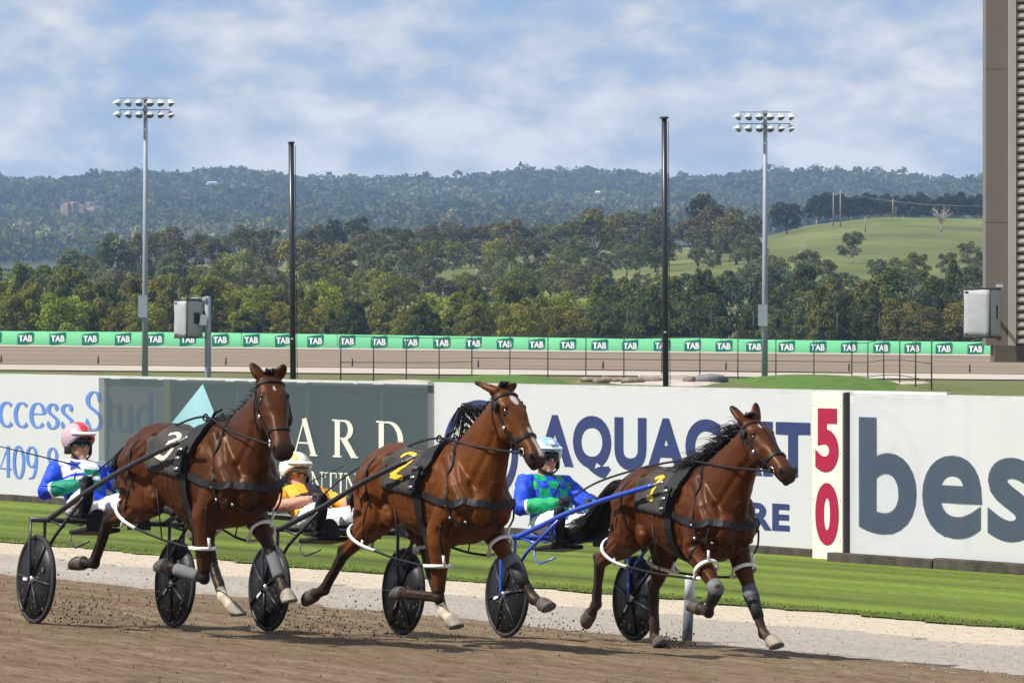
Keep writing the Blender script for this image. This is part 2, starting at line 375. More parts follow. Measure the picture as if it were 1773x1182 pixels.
# paddock grass with worn straw patches; far slopes are the same grass under the forest
paddock = ramp_mat('paddock_grass', [(0.30, (0.085, 0.088, 0.028)), (0.5, (0.115, 0.125, 0.036)), (0.66, (0.135, 0.115, 0.058)), (0.8, (0.23, 0.19, 0.125))], scale=0.16, detail=9, stretch=(1, 0.35, 1), bump=0.5, bscale=1.5, bdist=0.3, second=(0.02, (1, 0.6, 1), 0.25))
hillgrass = ramp_mat('hill_pasture', [(0.3, (0.066, 0.080, 0.020)), (0.5, (0.108, 0.124, 0.032)), (0.7, (0.150, 0.150, 0.05))], scale=0.035, detail=9, stretch=(1, 0.6, 1), bump=0.5, bscale=0.4, bdist=0.5, second=(0.045, (1, 0.4, 1), 0.34))
us = [i/24 for i in range(-24, 25)]
grid_obj('ground', us, [r for r in rows if r <= 600], gfun, paddock, kind='structure')
grid_obj('hills', us, [r for r in rows if r >= 600], gfun, hillgrass, kind='structure')

# near race track: harrowed brown dirt, banked down towards the infield
dirt = ramp_mat('harrowed_dirt', [(0.28, (0.070, 0.048, 0.026)), (0.45, (0.132, 0.092, 0.053)), (0.62, (0.190, 0.137, 0.082)), (0.8, (0.265, 0.203, 0.13))], scale=14, detail=10, stretch=(0.16, 1.0, 1), bump=0.9, bscale=9, bdist=0.06, second=(2.2, (0.03, 1.2, 1), 0.20))
grit = ramp_mat('crushed_stone', [(0.30, (0.17, 0.148, 0.118)), (0.45, (0.285, 0.252, 0.210)), (0.58, (0.36, 0.322, 0.275)), (0.75, (0.50, 0.46, 0.405))], scale=26, detail=10, stretch=(0.35, 1, 1), bump=0.8, bscale=22, bdist=0.03, second=(0.55, (0.10, 1, 1), 0.10))
sandy = ramp_mat('sandy_edge', [(0.3, (0.31, 0.255, 0.180)), (0.5, (0.44, 0.375, 0.280)), (0.75, (0.53, 0.47, 0.375))], scale=14, detail=9, stretch=(0.3, 1, 1), bump=0.7, bscale=18, bdist=0.03)
def lawn_mat():
    m = ramp_mat('mown_lawn', [(0.28, (0.052, 0.088, 0.009)), (0.5, (0.094, 0.136, 0.015)), (0.72, (0.170, 0.192, 0.042))], scale=30, detail=8, stretch=(0.3, 1, 1), bump=0.55, bscale=40, bdist=0.03, second=(1.3, (0.03, 1.0, 1), 0.48))
    return m
lawn = lawn_mat()
def strip(name, n0, n1, mat, dz=0.0, t0=-125, t1=20, wob=(0, 0), kt=290, kn=30, rough=0.0):
    root_t = 0
    r2 = random.Random(hash(name) % 1000 if False else len(name))
    ph = [r2.uniform(0, 6) for _ in range(8)]
    def edge(t, a): return a*(0.5*math.sin(t*1.7 + ph[0]) + 0.35*math.sin(t*4.3 + ph[1]) + 0.3*math.sin(t*9.1 + ph[2]) + 0.2*math.sin(t*19 + ph[3]))
    us_ = [t0 + (t1 - t0)*i/kt for i in range(kt + 1)]; vs_ = [i/kn for i in range(kn + 1)]
    P = []
    for v in vs_:
        for t in us_:
            a = n0 + edge(t, wob[0]); b = n1 + edge(t + 31, wob[1]); n = a + (b - a)*v
            z = gz(n) + dz
            if rough: z += rough*(math.sin(n*9 + math.sin(t*0.6)*0.8) + 0.8*r2.uniform(-1, 1))
            P.append((t, n, z))
    w = len(us_); F = [(j*w + i, j*w + i + 1, (j + 1)*w + i + 1, (j + 1)*w + i) for j in range(kn) for i in range(w - 1)]
    mb = MB(); mb.add(P, F); o = mb.obj(name, mat, kind='structure'); o.rotation_euler = (0, 0, TANG); return o
strip('race_track', -2, 23.25, dirt, 0.0, wob=(0, 0.13), kt=900, kn=170, rough=0.008)
strip('gravel_verge', 22.9, 27.3, grit, -0.008, wob=(0, 0.30), kt=600, kn=12, rough=0.002)
strip('sandy_verge', 26.5, 31.3, sandy, -0.016, wob=(0.0, 0.0), kt=240, kn=10, rough=0.003)
strip('lawn', 30.4, 52, lawn, 0.004, wob=(0.16, 0), kt=900, kn=20)
# grass blades along the lawn's ragged edge and over the strip in front of the boards
def grass_blades():
    g = np.random.default_rng(4); n = 9000
    t = g.uniform(-100, -38, n); a = 30.34 + 0.6*g.random(n)**1.3
    a += 0.12*np.sin(t*1.7)*(a < 30.9)
    hgt = g.uniform(0.010, 0.024, n); w = g.uniform(0.006, 0.012, n); ang = g.uniform(0, 6.28, n); lean = g.normal(0, 0.018, (n, 2))
    z = np.where(a < 30.4, -SLOPE*(a - N0), -SLOPE*(30.4 - N0)) + 0.003
    dx, dy = np.cos(ang)*w, np.sin(ang)*w
    V = np.empty((n, 3, 3)); V[:, 0] = np.stack([t - dx, a - dy, z], 1); V[:, 1] = np.stack([t + dx, a + dy, z], 1); V[:, 2] = np.stack([t + lean[:, 0], a + lean[:, 1], z + hgt], 1)
    me = bpy.data.meshes.new('lawn_grass'); me.from_pydata(V.reshape(-1, 3).tolist(), [], np.arange(n*3).reshape(-1, 3).tolist()); me.update()
    o = mk('lawn_grass', me, lawn, label='short mown green grass blades between sandy verge and boards', category='grass', kind='stuff'); o.rotation_euler = (0, 0, TANG)
grass_blades()

def crumbs(name, n, n0_, n1_, t0, t1, smin, smax, mat, label, cat, seed, power=1.0):
    g = np.random.default_rng(seed); t = g.uniform(t0, t1, n); a = n0_ + (n1_ - n0_)*g.random(n)**power; z = -SLOPE*(np.minimum(a, 30.4) - N0); s = smin + (smax - smin)*g.random(n)**3
    base = np.array([(1, .2, -.5), (-.6, .9, -.5), (-.5, -.9, -.5), (.1, 0, .75)]); ang = g.uniform(0, 6.28, n); ca, sa = np.cos(ang), np.sin(ang)
    V = np.empty((n, 4, 3)); B = base[None]*g.uniform(.6, 1.3, (n, 4, 1))
    V[:, :, 0] = t[:, None] + s[:, None]*(B[:, :, 0]*ca[:, None] - B[:, :, 1]*sa[:, None]); V[:, :, 1] = a[:, None] + s[:, None]*(B[:, :, 0]*sa[:, None] + B[:, :, 1]*ca[:, None]); V[:, :, 2] = z[:, None] + s[:, None]*(B[:, :, 2] + .3)
    F = (np.arange(n)[:, None, None]*4 + np.array([(0, 1, 3), (1, 2, 3), (2, 0, 3)])[None]).reshape(-1, 3)
    me = bpy.data.meshes.new(name); me.from_pydata(V.reshape(-1, 3).tolist(), [], F.tolist()); me.update()
    o = mk(name, me, mat, label=label, category=cat, kind='stuff'); o.rotation_euler = (0, 0, TANG)
crumbs('dirt_crumbs', 26000, 8, 23.4, -64, -24, .003, .013 , dirt, 'loose crumbs of brown dirt lying over the track', 'dirt', 1)
crumbs('gravel_stones', 16000, 22.9, 30.5, -72, -30, .003, .011, grit, 'loose pale gravel over the verge beside the track', 'gravel', 2, 1.4)
# far turn of the track
dirt_far = ramp_mat('far_dirt', [(0.3, (0.105, 0.078, 0.052)), (0.5, (0.190, 0.145, 0.100)), (0.72, (0.29, 0.228, 0.165))], scale=0.35, detail=8, stretch=(0.03, 1, 1), bump=0.3, bscale=2, bdist=0.05)
grit_far = ramp_mat('far_grit', [(0.3, (0.30, 0.26, 0.215)), (0.6, (0.42, 0.37, 0.31))], scale=1.0, detail=8, stretch=(0.1, 1, 1), bump=0.3, bscale=4, bdist=0.05)
def far_strip(name, y0, y1, mat, dz, wob=0.0):
    us_ = [-75 + 150*i/80 for i in range(81)]; vs_ = [y0 + (y1 - y0)*i/14 for i in range(15)]
    return grid_obj(name, us_, vs_, lambda X, Y: (X, Y + (wob*math.sin(X*0.21) + wob*0.6*math.sin(X*0.53) if Y == y0 else 0), far_z(X, Y, TURN) + dz), mat, kind='structure')
far_strip('far_verge', 364, 380.5, grit_far, 0.02, 2.0)
far_strip('far_track', 379.5, 470, dirt_far, 0.05)
far_strip('far_outer_verge', 463, 482, grit_far, 0.09)
# two bright grass mounds and a scrape of pale earth on the infield
mound_g = ramp_mat('green_mound_grass', [(0.3, (0.045, 0.092, 0.010)), (0.55, (0.072, 0.132, 0.016)), (0.75, (0.110, 0.155, 0.030))], scale=1.2, detail=8, stretch=(1, 0.3, 1), bump=0.5, bscale=6, bdist=0.1)
pale_earth = ramp_mat('pale_earth', [(0.3, (0.30, 0.245, 0.195)), (0.6, (0.47, 0.41, 0.35)), (0.8, (0.58, 0.53, 0.47))], scale=1.6, detail=8, stretch=(1, 0.3, 1), bump=0.5, bscale=6, bdist=0.1)
def mound(name, px, Y, rx, ry, hh, mat):
    cx = (px - 886.5)/FPX*Y; mb = MB(); P = []; nr, na = 8, 40
    for i in range(nr + 1):
        r = i/nr
        for j in range(na):
            a = 2*math.pi*j/na; w = 1 + 0.10*math.sin(3*a + px) + 0.06*math.sin(7*a + 2*px)
            X, Yy = cx + rx*r*w*math.cos(a), Y + ry*r*w*math.sin(a)
            P.append((X, Yy, ground_z(X, Yy) - 0.05 + (hh + 0.05)*(1 - r**2.4)))
    mb.add(P, [(i*na + j, i*na + (j + 1) % na, (i + 1)*na + (j + 1) % na, (i + 1)*na + j) for i in range(nr) for j in range(na)])
    return mb.obj(name, mat, kind='structure')
mound('grass_mound', 872, 298, 4.1, 46, 0.40, mound_g)
mound('grass_mound', 1402, 296, 4.4, 44, 0.42, mound_g)
mound('earth_patch', 1130, 312, 4.6, 34, 0.12, pale_earth)
mound('earth_patch', 700, 318, 2.2, 20, 0.06, pale_earth)
mound('earth_patch', 1560, 300, 1.6, 14, 0.05, pale_earth)

# ------------------------------------------------------------------ simple shared materials
M_white = principled('white_vinyl', (0.45, 0.46, 0.47), 0.42, 0.4, var=0.03, vscale=1.5, bump=0.10, bscale=2.2)
M_steel = principled('galvanised_steel', (0.25, 0.29, 0.335), 0.6, 0.4, 0.1, var=0.1, vscale=6)
M_rail = principled('weathered_aluminium', (0.58, 0.585, 0.58), 0.45, 0.5, 0.35, var=0.12, vscale=3)
M_black = principled('black_paint', (0.012, 0.012, 0.013), 0.35, 0.5, bump=0.05)
M_kerb = principled('old_dark_timber', (0.055, 0.047, 0.038), 0.9, 0.2, var=0.45, vscale=5, bump=0.6, bscale=14)
M_navy = principled('navy_print', (0.027, 0.040, 0.115), 0.6, 0.15, var=0.06, vscale=2)
M_blue = principled('cornflower_print', (0.085, 0.175, 0.48), 0.6, 0.15)
M_cream = principled('cream_print', (0.56, 0.545, 0.47), 0.5, 0.3)
M_slate = principled('slate_print', (0.040, 0.062, 0.082), 0.5, 0.3)
M_cyan = principled('cyan_print', (0.02, 0.35, 0.75), 0.5, 0.3)
M_red = principled('crimson_print', (0.29, 0.010, 0.042), 0.6, 0.2)
M_signcream = principled('cream_board', (0.62, 0.60, 0.50), 0.5, 0.3, var=0.05, vscale=2)
def veil(name, col, alpha, scale=1.5):
    """woven mesh banner: lets part of what hangs behind it show through"""
    m = principled(name, col, 0.55, 0.3, var=0.04, vscale=scale, bump=0.12, bscale=1.8)
    nt = m.node_tree; b = nt.nodes['Principled BSDF']; b.inputs['Alpha'].default_value = alpha
    return m
M_greyveil = veil('grey_mesh_banner', (0.055, 0.074, 0.083), 0.76)
M_whiteveil = veil('white_mesh_banner', (0.53, 0.54, 0.56), 0.80)

# ------------------------------------------------------------------ advertising boards along the infield rail
BN = 37.4; BZ0, BZ1 = -0.54, 1.46; GZ = -SLOPE*(30.4 - N0)
def tau(px, n=None):
    r = (px - 886.5)/FPX; Y = (n or BN)/(NX*r + NY); return TX*r*Y + TY*Y
def zpx(px, py):
    r = (px - 886.5)/FPX; Y = BN/(NX*r + NY); return CAM_Z - (py - 560)*Y/FPX
def board(px0, px1, name, label, dn=0.0, z0=BZ0, z1=BZ1, mat=None, rail=True, t0=None):
    a = tau(px0, BN + dn) if t0 is None else t0; b = tau(px1, BN + dn)
    root = empty(name, tn(a, BN + dn, GZ), TANG, label=label, category='banner', group=None)
    w = b - a; mb = MB()
    # sheet with soft vertical ripples and real thickness
    k = max(6, int(w/0.25)); P = []; F = []
    for i in range(k + 1):
        for j, z in enumerate((z0 - GZ, (z0*0.66 + z1*0.34) - GZ, (z0*0.33 + z1*0.67) - GZ, z1 - GZ)):
            y = 0.0035*math.sin(i*1.9 + j) + 0.002*math.sin(i*0.7)
            P.append((w*i/k, -0.012 + (y if 0 < i < k else 0), z))
    for i in range(k):
        for j in range(3): F.append((i*4 + j, (i + 1)*4 + j, (i + 1)*4 + j + 1, i*4 + j + 1))
    mb.add(P, F); mb.obj('sheet', mat, root)
    fr = MB()
    fr.box((w/2, 0.035, z1 - GZ + 0.012), (w, 0.09, 0.045)); fr.box((w/2, 0.035, z0 - GZ - 0.014), (w, 0.05, 0.03))
    fr.obj('frame_rail', M_rail, root, smooth=False)
    for x in np.arange(0.15, w, 2.4):
        MB().box((x, 0.09, (z1 - GZ)/2 + 0.01), (0.06, 0.06, z1 - GZ - 0.02)).obj('post', M_steel, root, smooth=False)
    return root, a
LOC = {}
b1, o1 = board(-420, 285, 'advertising_banner', 'white banner with blue serif words behind the red-helmeted driver', mat=M_white)
X1 = lambda px: tau(px) - o1
Z = lambda px, py: zpx(px, py) - GZ
pen_text('Success Stud', X1(-62), X1(270), Z(100, 742), Z(100, 676), -0.019, M_blue, b1, thick=0.145, thin=0.04)
pen_text('0409 8', X1(-22), X1(104), Z(50, 829), Z(50, 772), -0.019, M_blue, b1, thick=0.14, thin=0.04)
pen_text('09', X1(200), X1(246), Z(220, 838), Z(220, 783), -0.019, M_blue, b1, thick=0.14, thin=0.04)
b2, o2 = board(172, 742, 'advertising_banner', 'dark grey mesh banner with pale triangle and cream capitals', dn=-0.10, mat=M_greyveil)
X2 = lambda px: tau(px, BN - .10) - o2
# dark backing behind the mesh, beyond the end of the white banner
MB().box(((X2(287) + X2(741))/2, 0.16, (BZ0 + BZ1)/2 - GZ), (X2(741) - X2(287), 0.012, BZ1 - BZ0 - 0.06)).obj('backing', principled('dark_backing', (0.05, 0.062, 0.068), 0.6, 0.3, var=0.08, vscale=1), b2, smooth=False)
m_tri = principled('pale_cyan_print', (0.24, 0.43, 0.48), 0.5, 0.3, var=0.16, vscale=0.9)
tr = MB(); pts = [(X2(291), Z(291, 742)), (X2(384), Z(384, 742)), (X2(353), Z(353, 664))]
tr.add([(p[0], -0.019, p[1]) for p in pts], [(0, 1, 2)]); tr.obj('triangle_logo', m_tri, b2, smooth=False)
for ch_, pa, pb in (('A', 508, 549), ('R', 576, 622), ('D', 652, 703)): pen_text(ch_, X2(pa), X2(pb), Z(600, 791), Z(600, 726), -0.019, M_cream, b2, thick=0.15, thin=0.045)
pen_text('PRINTING', X2(484), X2(648), Z(580, 857), Z(580, 817), -0.019, M_cream, b2, thick=0.10, thin=0.05)
b3, o3 = board(742, 1640, 'advertising_banner', 'white banner with navy capitals and ring logo behind the bay horses', mat=M_white)
X3 = lambda px: tau(px) - o3
def ring_logo(px, cy, rpx_z, parent, X, y, horse=True):
    r = 0.5*(zpx(px, cy - rpx_z) - zpx(px, cy + rpx_z)); cx, cz = X(px), Z(px, cy); k = 1.5
    def annulus(r0, r1, mat, yy, a0=0, a1=360):
        mb = MB(); n = 48; vs_ = []
        for i in range(n + 1):
            a = R(a0 + (a1 - a0)*i/n); vs_ += [(cx + k*r0*math.cos(a), yy, cz + r0*math.sin(a)), (cx + k*r1*math.cos(a), yy, cz + r1*math.sin(a))]
        mb.add(vs_, [(2*i, 2*i + 1, 2*i + 3, 2*i + 2) for i in range(n)]); return mb.obj('ring_logo', mat, parent, smooth=False)
    annulus(r*0.84, r, M_navy, y); annulus(0.0, r*0.74, M_cyan, y - 0.001, 195, 345)
    mb = MB()                                   # navy trotting figure shape across the ring: body, neck, legs
    mb.add([(cx - k*r*.72, y - 0.003, cz - r*.05), (cx - k*r*.2, y - 0.003, cz - r*.18), (cx + k*r*.3, y - 0.003, cz - r*.1), (cx + k*r*.62, y - 0.003, cz + r*.3), (cx + k*r*.5, y - 0.003, cz + r*.46), (cx + k*r*.2, y - 0.003, cz + r*.25), (cx - k*r*.35, y - 0.003, cz + r*.28), (cx - k*r*.7, y - 0.003, cz + r*.2)], [tuple(range(8))])
    mb.obj('figure_logo', M_navy, parent, smooth=False)
ring_logo(833, 782, 90, b3, X3, -0.019)
ring_logo(1512, 808, 102, b3, X3, -0.019)
text_fit('AQUAGAIT', X3(932), X3(1405), Z(1150, 832), Z(1150, 723), -0.019, M_navy, b3, offset=0.042, spacing=1.10)
text_fit('EQUINE CARE', X3(968), X3(1369), Z(1150, 914), Z(1150, 860), -0.0195, M_navy, b3, offset=0.035, spacing=1.08)
b4, o4 = board(1470, 2350, 'advertising_banner', 'white banner lettered in slate grey at far right, over ring logo', dn=-0.075, z0=zpx(1773, 985) - 0.02, z1=BZ1 - 0.03, mat=M_whiteveil)
X4 = lambda px: tau(px, BN - .075) - o4
Zd = lambda px, py: zpx(px, py) - GZ
m_slv = veil('slate_print_mesh', (0.032, 0.052, 0.088), 0.80)
mt = text_fit('best', X4(1489), X4(1890), Zd(1600, 928), Zd(1600, 724), -0.019, m_slv, b4, offset=0.026, spacing=1.04)
# the 50 metre sign
s50 = empty('distance_sign', tn(tau(1409, BN - .14), BN - 0.14, GZ), TANG, label='tall cream sign with crimson 50 between two white banners', category='sign')
w50 = tau(1461, BN - .14) - tau(1409, BN - .14)
MB().box((w50/2, 0, (zpx(1435, 678) + zpx(1435, 969))/2 - GZ), (w50, 0.05, zpx(1435, 678) - zpx(1435, 969)), bev=0.008).obj('panel', M_signcream, s50, smooth=False)
MB().box((w50 + 0.03, 0.03, (zpx(1435, 678) + zpx(1435, 969))/2 - GZ), (0.05, 0.06, zpx(1435, 678) - zpx(1435, 969))).obj('edge_post', M_black, s50, smooth=False)
MB().box((w50/2 + 0.2, 0.09, 0.14), (0.07, 0.07, 0.28)).obj('foot', M_steel, s50, smooth=False)
for ch, ya, yb in (('5', 706, 816), ('0', 834, 942)):
    text_fit(ch, 0.085, w50 - 0.075, zpx(1435, yb) - GZ, zpx(1435, ya) - GZ, -0.032, M_red, s50, offset=0.05, name='numeral')
for bx_ in (0.04, w50 - 0.04):
    for zz in (0.25, 0.75, 1.35, 1.95): MB().ell((bx_, -0.026, zz), (0.012, 0.006, 0.012), 8, 4).obj('screw', M_steel, s50)
# dark timber kerb below the boards, one sleeper after another
kroot = empty('timber_kerb', tn(-100, BN + 0.05, GZ), TANG, label='low dark weathered timber kerb under the boards', category='kerb')
ks = [MB().box((1.19, 0, 0.045), (2.38, 0.14, 0.13), bev=0.012).mesh('sleeper', False), MB().box((1.19, 0.004, 0.052), (2.385, 0.14, 0.14), bev=0.015).mesh('sleeper', False)]
for i in range(22):
    o = mk('sleeper', ks[i % 2], M_kerb, kroot); o.location = (i*2.4, rnd.uniform(-0.012, 0.012), rnd.uniform(-0.01, 0.01))
k2 = empty('timber_kerb', tn(tau(1440, BN - .42), BN - 0.42, GZ), TANG, label='dark timber kerb under the far right white banner', category='kerb')
for i in range(5):
    o = mk('sleeper', ks[i % 2], M_kerb, k2); o.location = (i*2.4, rnd.uniform(-0.012, 0.012), rnd.uniform(-0.005, 0.015))

# marker post at the edge of the gravel
mp_n, mp_t = 23.55, -39.45
post = empty('marker_post', tn(mp_t, mp_n, gz(mp_n) - 0.02), 0, label='white topped grey marker post behind the right horse', category='post')
MB().tube([(-0.008, 0, 0), (0.012, 0, 0.36)], [0.043, 0.042], 16).obj('shaft', principled('grey_rubber_post', (0.085, 0.10, 0.11), 0.6, 0.3, var=0.2, vscale=12), post)
MB().tube([(0.012, 0, 0.36), (0.020, 0, 0.555), (0.020, 0, 0.562)], [0.0425, 0.042, 0.034], 16).obj('cap', M_white, post)

# ------------------------------------------------------------------ things on the infield
def at(px, Y, z=None):
    X = (px - 886.5)/FPX*Y; return Vector((X, Y, ground_z(X, Y) if z is None else z))
def zat(py, Y): return CAM_Z - (py - 560)*Y/FPX
M_lampw = principled('pale_lamp_housing', (0.50, 0.53, 0.56), 0.4, 0.5, 0.2)
M_lampd = principled('dark_lamp_glass', (0.10, 0.115, 0.125), 0.2, 0.6)
def light_tower(px, top, Y, label):
    p = at(px, Y); H = zat(top, Y) - p.z; r = empty('light_tower', p, 0, label=label, category='floodlight', group='floodlight towers')
    MB().tube([(0, 0, 0), (0.02, 0, H*0.5), (0.04, 0, H)], [0.19, 0.155, 0.115], 14).obj('pole', M_steel, r)
    MB().box((-0.12, -0.2, H*0.36 - 1.8), (0.55, 0.12, 1.3)).obj('control_box', M_steel, r, smooth=False)
    for row, z in ((0, H - 0.12), (1, H - 0.82)):
        MB().box((0, -0.15, z), (3.05, 0.07, 0.06)).obj('crossarm', M_steel, r, smooth=False)
        MB().box((0, -0.05, z), (0.30, 0.30, 0.16)).obj('bracket', M_steel, r, smooth=False)
        for i in range(6):
            x = -1.50 + 0.60*i; yaw = (i - 2.5)/2.5*-1.0
            d = Vector((math.sin(-yaw)*0.9, -math.cos(yaw)*0.9, -0.75)).normalized() if True else None
            c = Vector((x, -0.22, z - 0.20)); mb = MB()
            mb.tube([c - d*0.10, c - d*0.04, c + d*0.10, c + d*0.22], [0.06, 0.13, 0.21, 0.235], 14)
            lo = mb.obj('lamp', M_lampw, r)
            MB().tube([c + d*0.215, c + d*0.235], [0.212, 0.212], 14).obj('lens', M_lampd, lo)
            MB().tube([Vector((x, -0.15, z)), c], 0.035, 6).obj('bracket', M_steel, lo)
            u = Vector((0, 0, 1)); s_ = d.cross(u).normalized(); v_ = s_.cross(d)
            vm = MB(); vs_ = []
            for j in range(9):
                a = R(-80 + 160*j/8 + 90); e = s_*math.cos(a)*0.24 + v_*math.sin(a)*0.24
                vs_ += [c + d*0.20 + e, c + d*(0.20 + 0.26*math.sin(R(180*j/8))) + e*1.04]
            vm.add(vs_, [(2*j, 2*j + 1, 2*j + 3, 2*j + 2) for j in range(8)]); vm.obj('visor', M_lampw, lo)
    return r
light_tower(251, 167, 330, 'tall grey floodlight tower on the left, twelve lamps')
light_tower(1324, 191, 330, 'tall grey floodlight tower on the right, twelve lamps')
def black_pole(px, top, Y, label, cap, lean):
    p = at(px, Y); H = zat(top, Y) - p.z; r = empty('black_pole', p, 0, label=label, category='pole', group='black poles')
    MB().tube([(0, 0, 0), (lean*0.5, 0, H*0.5), (lean, 0, H)], [0.110, 0.105, 0.100], 16).obj('mast', M_black, r)
    MB().tube([(lean, 0, H - 0.03), (lean, 0, H + 0.02), (lean, 0, H + 0.06)], [cap*0.55, cap, cap*0.5], 18).obj('cap', M_black, r)
    MB().tube([(lean + 0.15, -0.02, H - 0.1), (lean + 0.18, -0.02, H*0.5), (0.16, -0.02, 0.1)], 0.012, 6).obj('cable', M_black, r)
    MB().box((lean*0.6, -0.12, H*0.27), (0.10, 0.03, 0.05)).obj('clamp', M_rail, r, smooth=False)
black_pole(508, 248, 200, 'slim black pole on the left with small cap', 0.15, -0.08)
black_pole(1153, 205, 200, 'slim black pole with mushroom cap at right of centre', 0.20, -0.06)

M_cover = principled('grey_canvas_cover', (0.33, 0.34, 0.35), 0.65, 0.3, var=0.07, vscale=3, bump=0.35, bscale=5)
M_coverd = principled('dark_piping', (0.03, 0.03, 0.032), 0.6, 0.3)
M_coverw = principled('shiny_flap', (0.68, 0.72, 0.78), 0.25, 0.6)
def covered_box(root, cx, cz, w, h, d, rot, hole):
    """padded cover: bulging box with piping, straps and a window"""
    M = Matrix.Rotation(rot, 3, 'Z'); mb = MB(); P = []
    def bulge(u, v): return 0.035*(1 - abs(2*u - 1)**3)*(1 - abs(2*v - 1)**3)
    rings = []
    for k in range(9):
        v = k/8; ring = []
        for side in range(4):
            for s in range(6):
                u = s/6; b = bulge(u, v) + 0.008*math.sin(9*v + side*2 + u*7)
                if side == 0: q = ((u - .5)*w, -d/2 - b)
                elif side == 1: q = (w/2 + b, (u - .5)*d)
                elif side == 2: q = ((.5 - u)*w, d/2 + b)
                else: q = (-w/2 - b, (.5 - u)*d)
                ring.append(Vector((cx, 0, 0)) + M @ Vector((q[0], q[1], cz - h/2 + h*v + 0.012*math.sin(u*5 + side))))
        rings.append(ring)
    mb.loft(rings); body = mb.obj('cover', M_cover, root)
    pip = MB()
    for z in (-h/2, h/2):
        c4 = [(-w/2, -d/2), (w/2, -d/2), (w/2, d/2), (-w/2, d/2)]
        pip.tube([Vector((cx, 0, cz + z)) + M @ Vector((x*1.01, y*1.01, 0)) for x, y in c4 + c4[:1]], 0.02, 6)
    pip.tube([Vector((cx, 0, cz + z)) + M @ Vector((w/2*1.03, -d/2*1.03, 0)) for z in (-h/2, 0, h/2)], 0.016, 6)
    pip.obj('piping', M_coverd, body)
    for z in (-h/2 + 0.08, h/2 - 0.08):
        MB().box(Vector((cx, 0, cz + z)) + M @ Vector((-w/2 + 0.07, -d/2 - 0.022, 0)), (0.09, 0.012, 0.035), M).obj('badge', M_coverd, body, smooth=False)
    q = Vector((cx, 0, cz + 0.02)) + M @ Vector((w/2 + 0.045, 0.03, 0))
    MB().box(q, (0.02, hole[0], hole[1]), M, bev=0.005).obj('window', M_coverd, body, smooth=False)
    return body, M
p = at(360, 150); cb = empty('covered_camera', p, 0, label='grey canvas covered box on grey post, left infield', category='box')
Hc = zat(513, 150) - p.z
MB().tube([(0, 0, 0), (0, 0, Hc - 0.02), (0, 0, Hc)], [0.09, 0.086, 0.07], 14).obj('post', M_steel, cb)
body_, Mx = covered_box(cb, -0.53, zat(552, 150) - p.z, 0.46, 1.02, 0.66, R(-38), (0.22, 0.30))
MB().add([(-0.18, -0.2, zat(545, 150) - p.z), (-0.02, -0.12, zat(548, 150) - p.z), (0.0, -0.12, zat(566, 150) - p.z), (-0.16, -0.2, zat(562, 150) - p.z)], [(0, 1, 2, 3)]) if False else None
fl = MB(); fl.box((-0.11, -0.17, zat(554, 150) - p.z), (0.20, 0.02, 0.28), Euler((0.1, 0.15, 0.3)).to_matrix()); fl.obj('flap', M_coverw, cb, smooth=False)
for z in (516, 584): MB().tube([(-0.45, -0.02, zat(z, 150) - p.z), (0, 0, zat(z, 150) - p.z)], 0.02, 8).obj('arm', M_steel, cb)
MB().box((-0.1, -0.09, zat(517, 150) - p.z), (0.10, 0.06, 0.10)).obj('sensor', M_white, cb, smooth=False)

# raised big-screen housing at the right edge, seen from its side; it stands on posts beyond the frame
YS = 135; scr = empty('screen_housing', at(1850, YS), 0, label='brown louvred housing of a raised screen at right edge', category='building')
ox = scr.location.x; oz = scr.location.z
M_brown = principled('taupe_cladding', (0.155, 0.125, 0.108), 0.55, 0.4, var=0.06, vscale=1.2, bump=0.05, bscale=3)
M_brown2 = principled('taupe_plinth', (0.105, 0.082, 0.070), 0.6, 0.3, var=0.08, vscale=2)
M_louv = principled('taupe_louvre', (0.36, 0.32, 0.285), 0.5, 0.4, var=0.05, vscale=2)
sx = lambda px: (px - 886.5)/FPX*YS - ox
zb, zt = zat(598, YS) - oz, zat(-60, YS) - oz
zcap = zat(627, YS) - oz
MB().box(((sx(1706) + sx(1743))/2, 0.3, (zb + zt)/2), (sx(1743) - sx(1706), 0.9, zt - zb)).obj('corner_column', M_brown, scr, smooth=False)
for z in (zat(385, YS) - oz, zat(120, YS) - oz):
    MB().box(((sx(1706) + sx(1743))/2, -0.1515, z), (sx(1743) - sx(1706), 0.005, 0.012)).obj('seam', M_brown2, scr, smooth=False)
MB().box(((sx(1744) + sx(1758))/2, 0.22, (zb + zt)/2), (sx(1758) - sx(1744), 0.9, zt - zb)).obj('column_trim', M_louv, scr, smooth=False)
MB().box((sx(1760) + 1.9, 0.15, (zb + zt)/2), (3.8, 0.4, zt - zb)).obj('backing_wall', M_brown2, scr, smooth=False)
lv = MB(); prof = [(0, -0.02), (-0.12, 0.0), (-0.15, 0.04), (-0.13, 0.12), (-0.03, 0.165), (0, 0.165)]
rings = [[Vector((x, -0.06 + a, b)) for a, b in prof] for x in (sx(1759.5), sx(1759.5) + 3.8)]
lv.loft(rings); lme = lv.mesh('louvre', False)
k = 0; zz = zb + 0.03
while zz < zt: o = mk('louvre', lme, M_louv, scr); o.location = (0, 0, zz); zz += 0.205; k += 1
MB().box((sx(1720) + 2.2, 0.25, (zb + zcap)/2), (4.4, 1.2, zb - zcap - 0.006)).obj('plinth', M_brown2, scr, smooth=False)
for dx in (1.2, 3.4):
    MB().box((dx + 0.2, 0.45, zcap/2), (0.35, 0.35, zcap)).obj('leg', M_steel, scr, smooth=False)
cb2 = empty('covered_camera', at(1702, YS - 1.2, zat(590, YS)), 0, label='grey canvas covered box on the brown screen housing', category='box')
pz = cb2.location.z
body2, M2 = covered_box(cb2, -0.02, zat(542, YS) - pz, 0.68, 1.18, 0.66, R(-28), (0.05, 0.34))
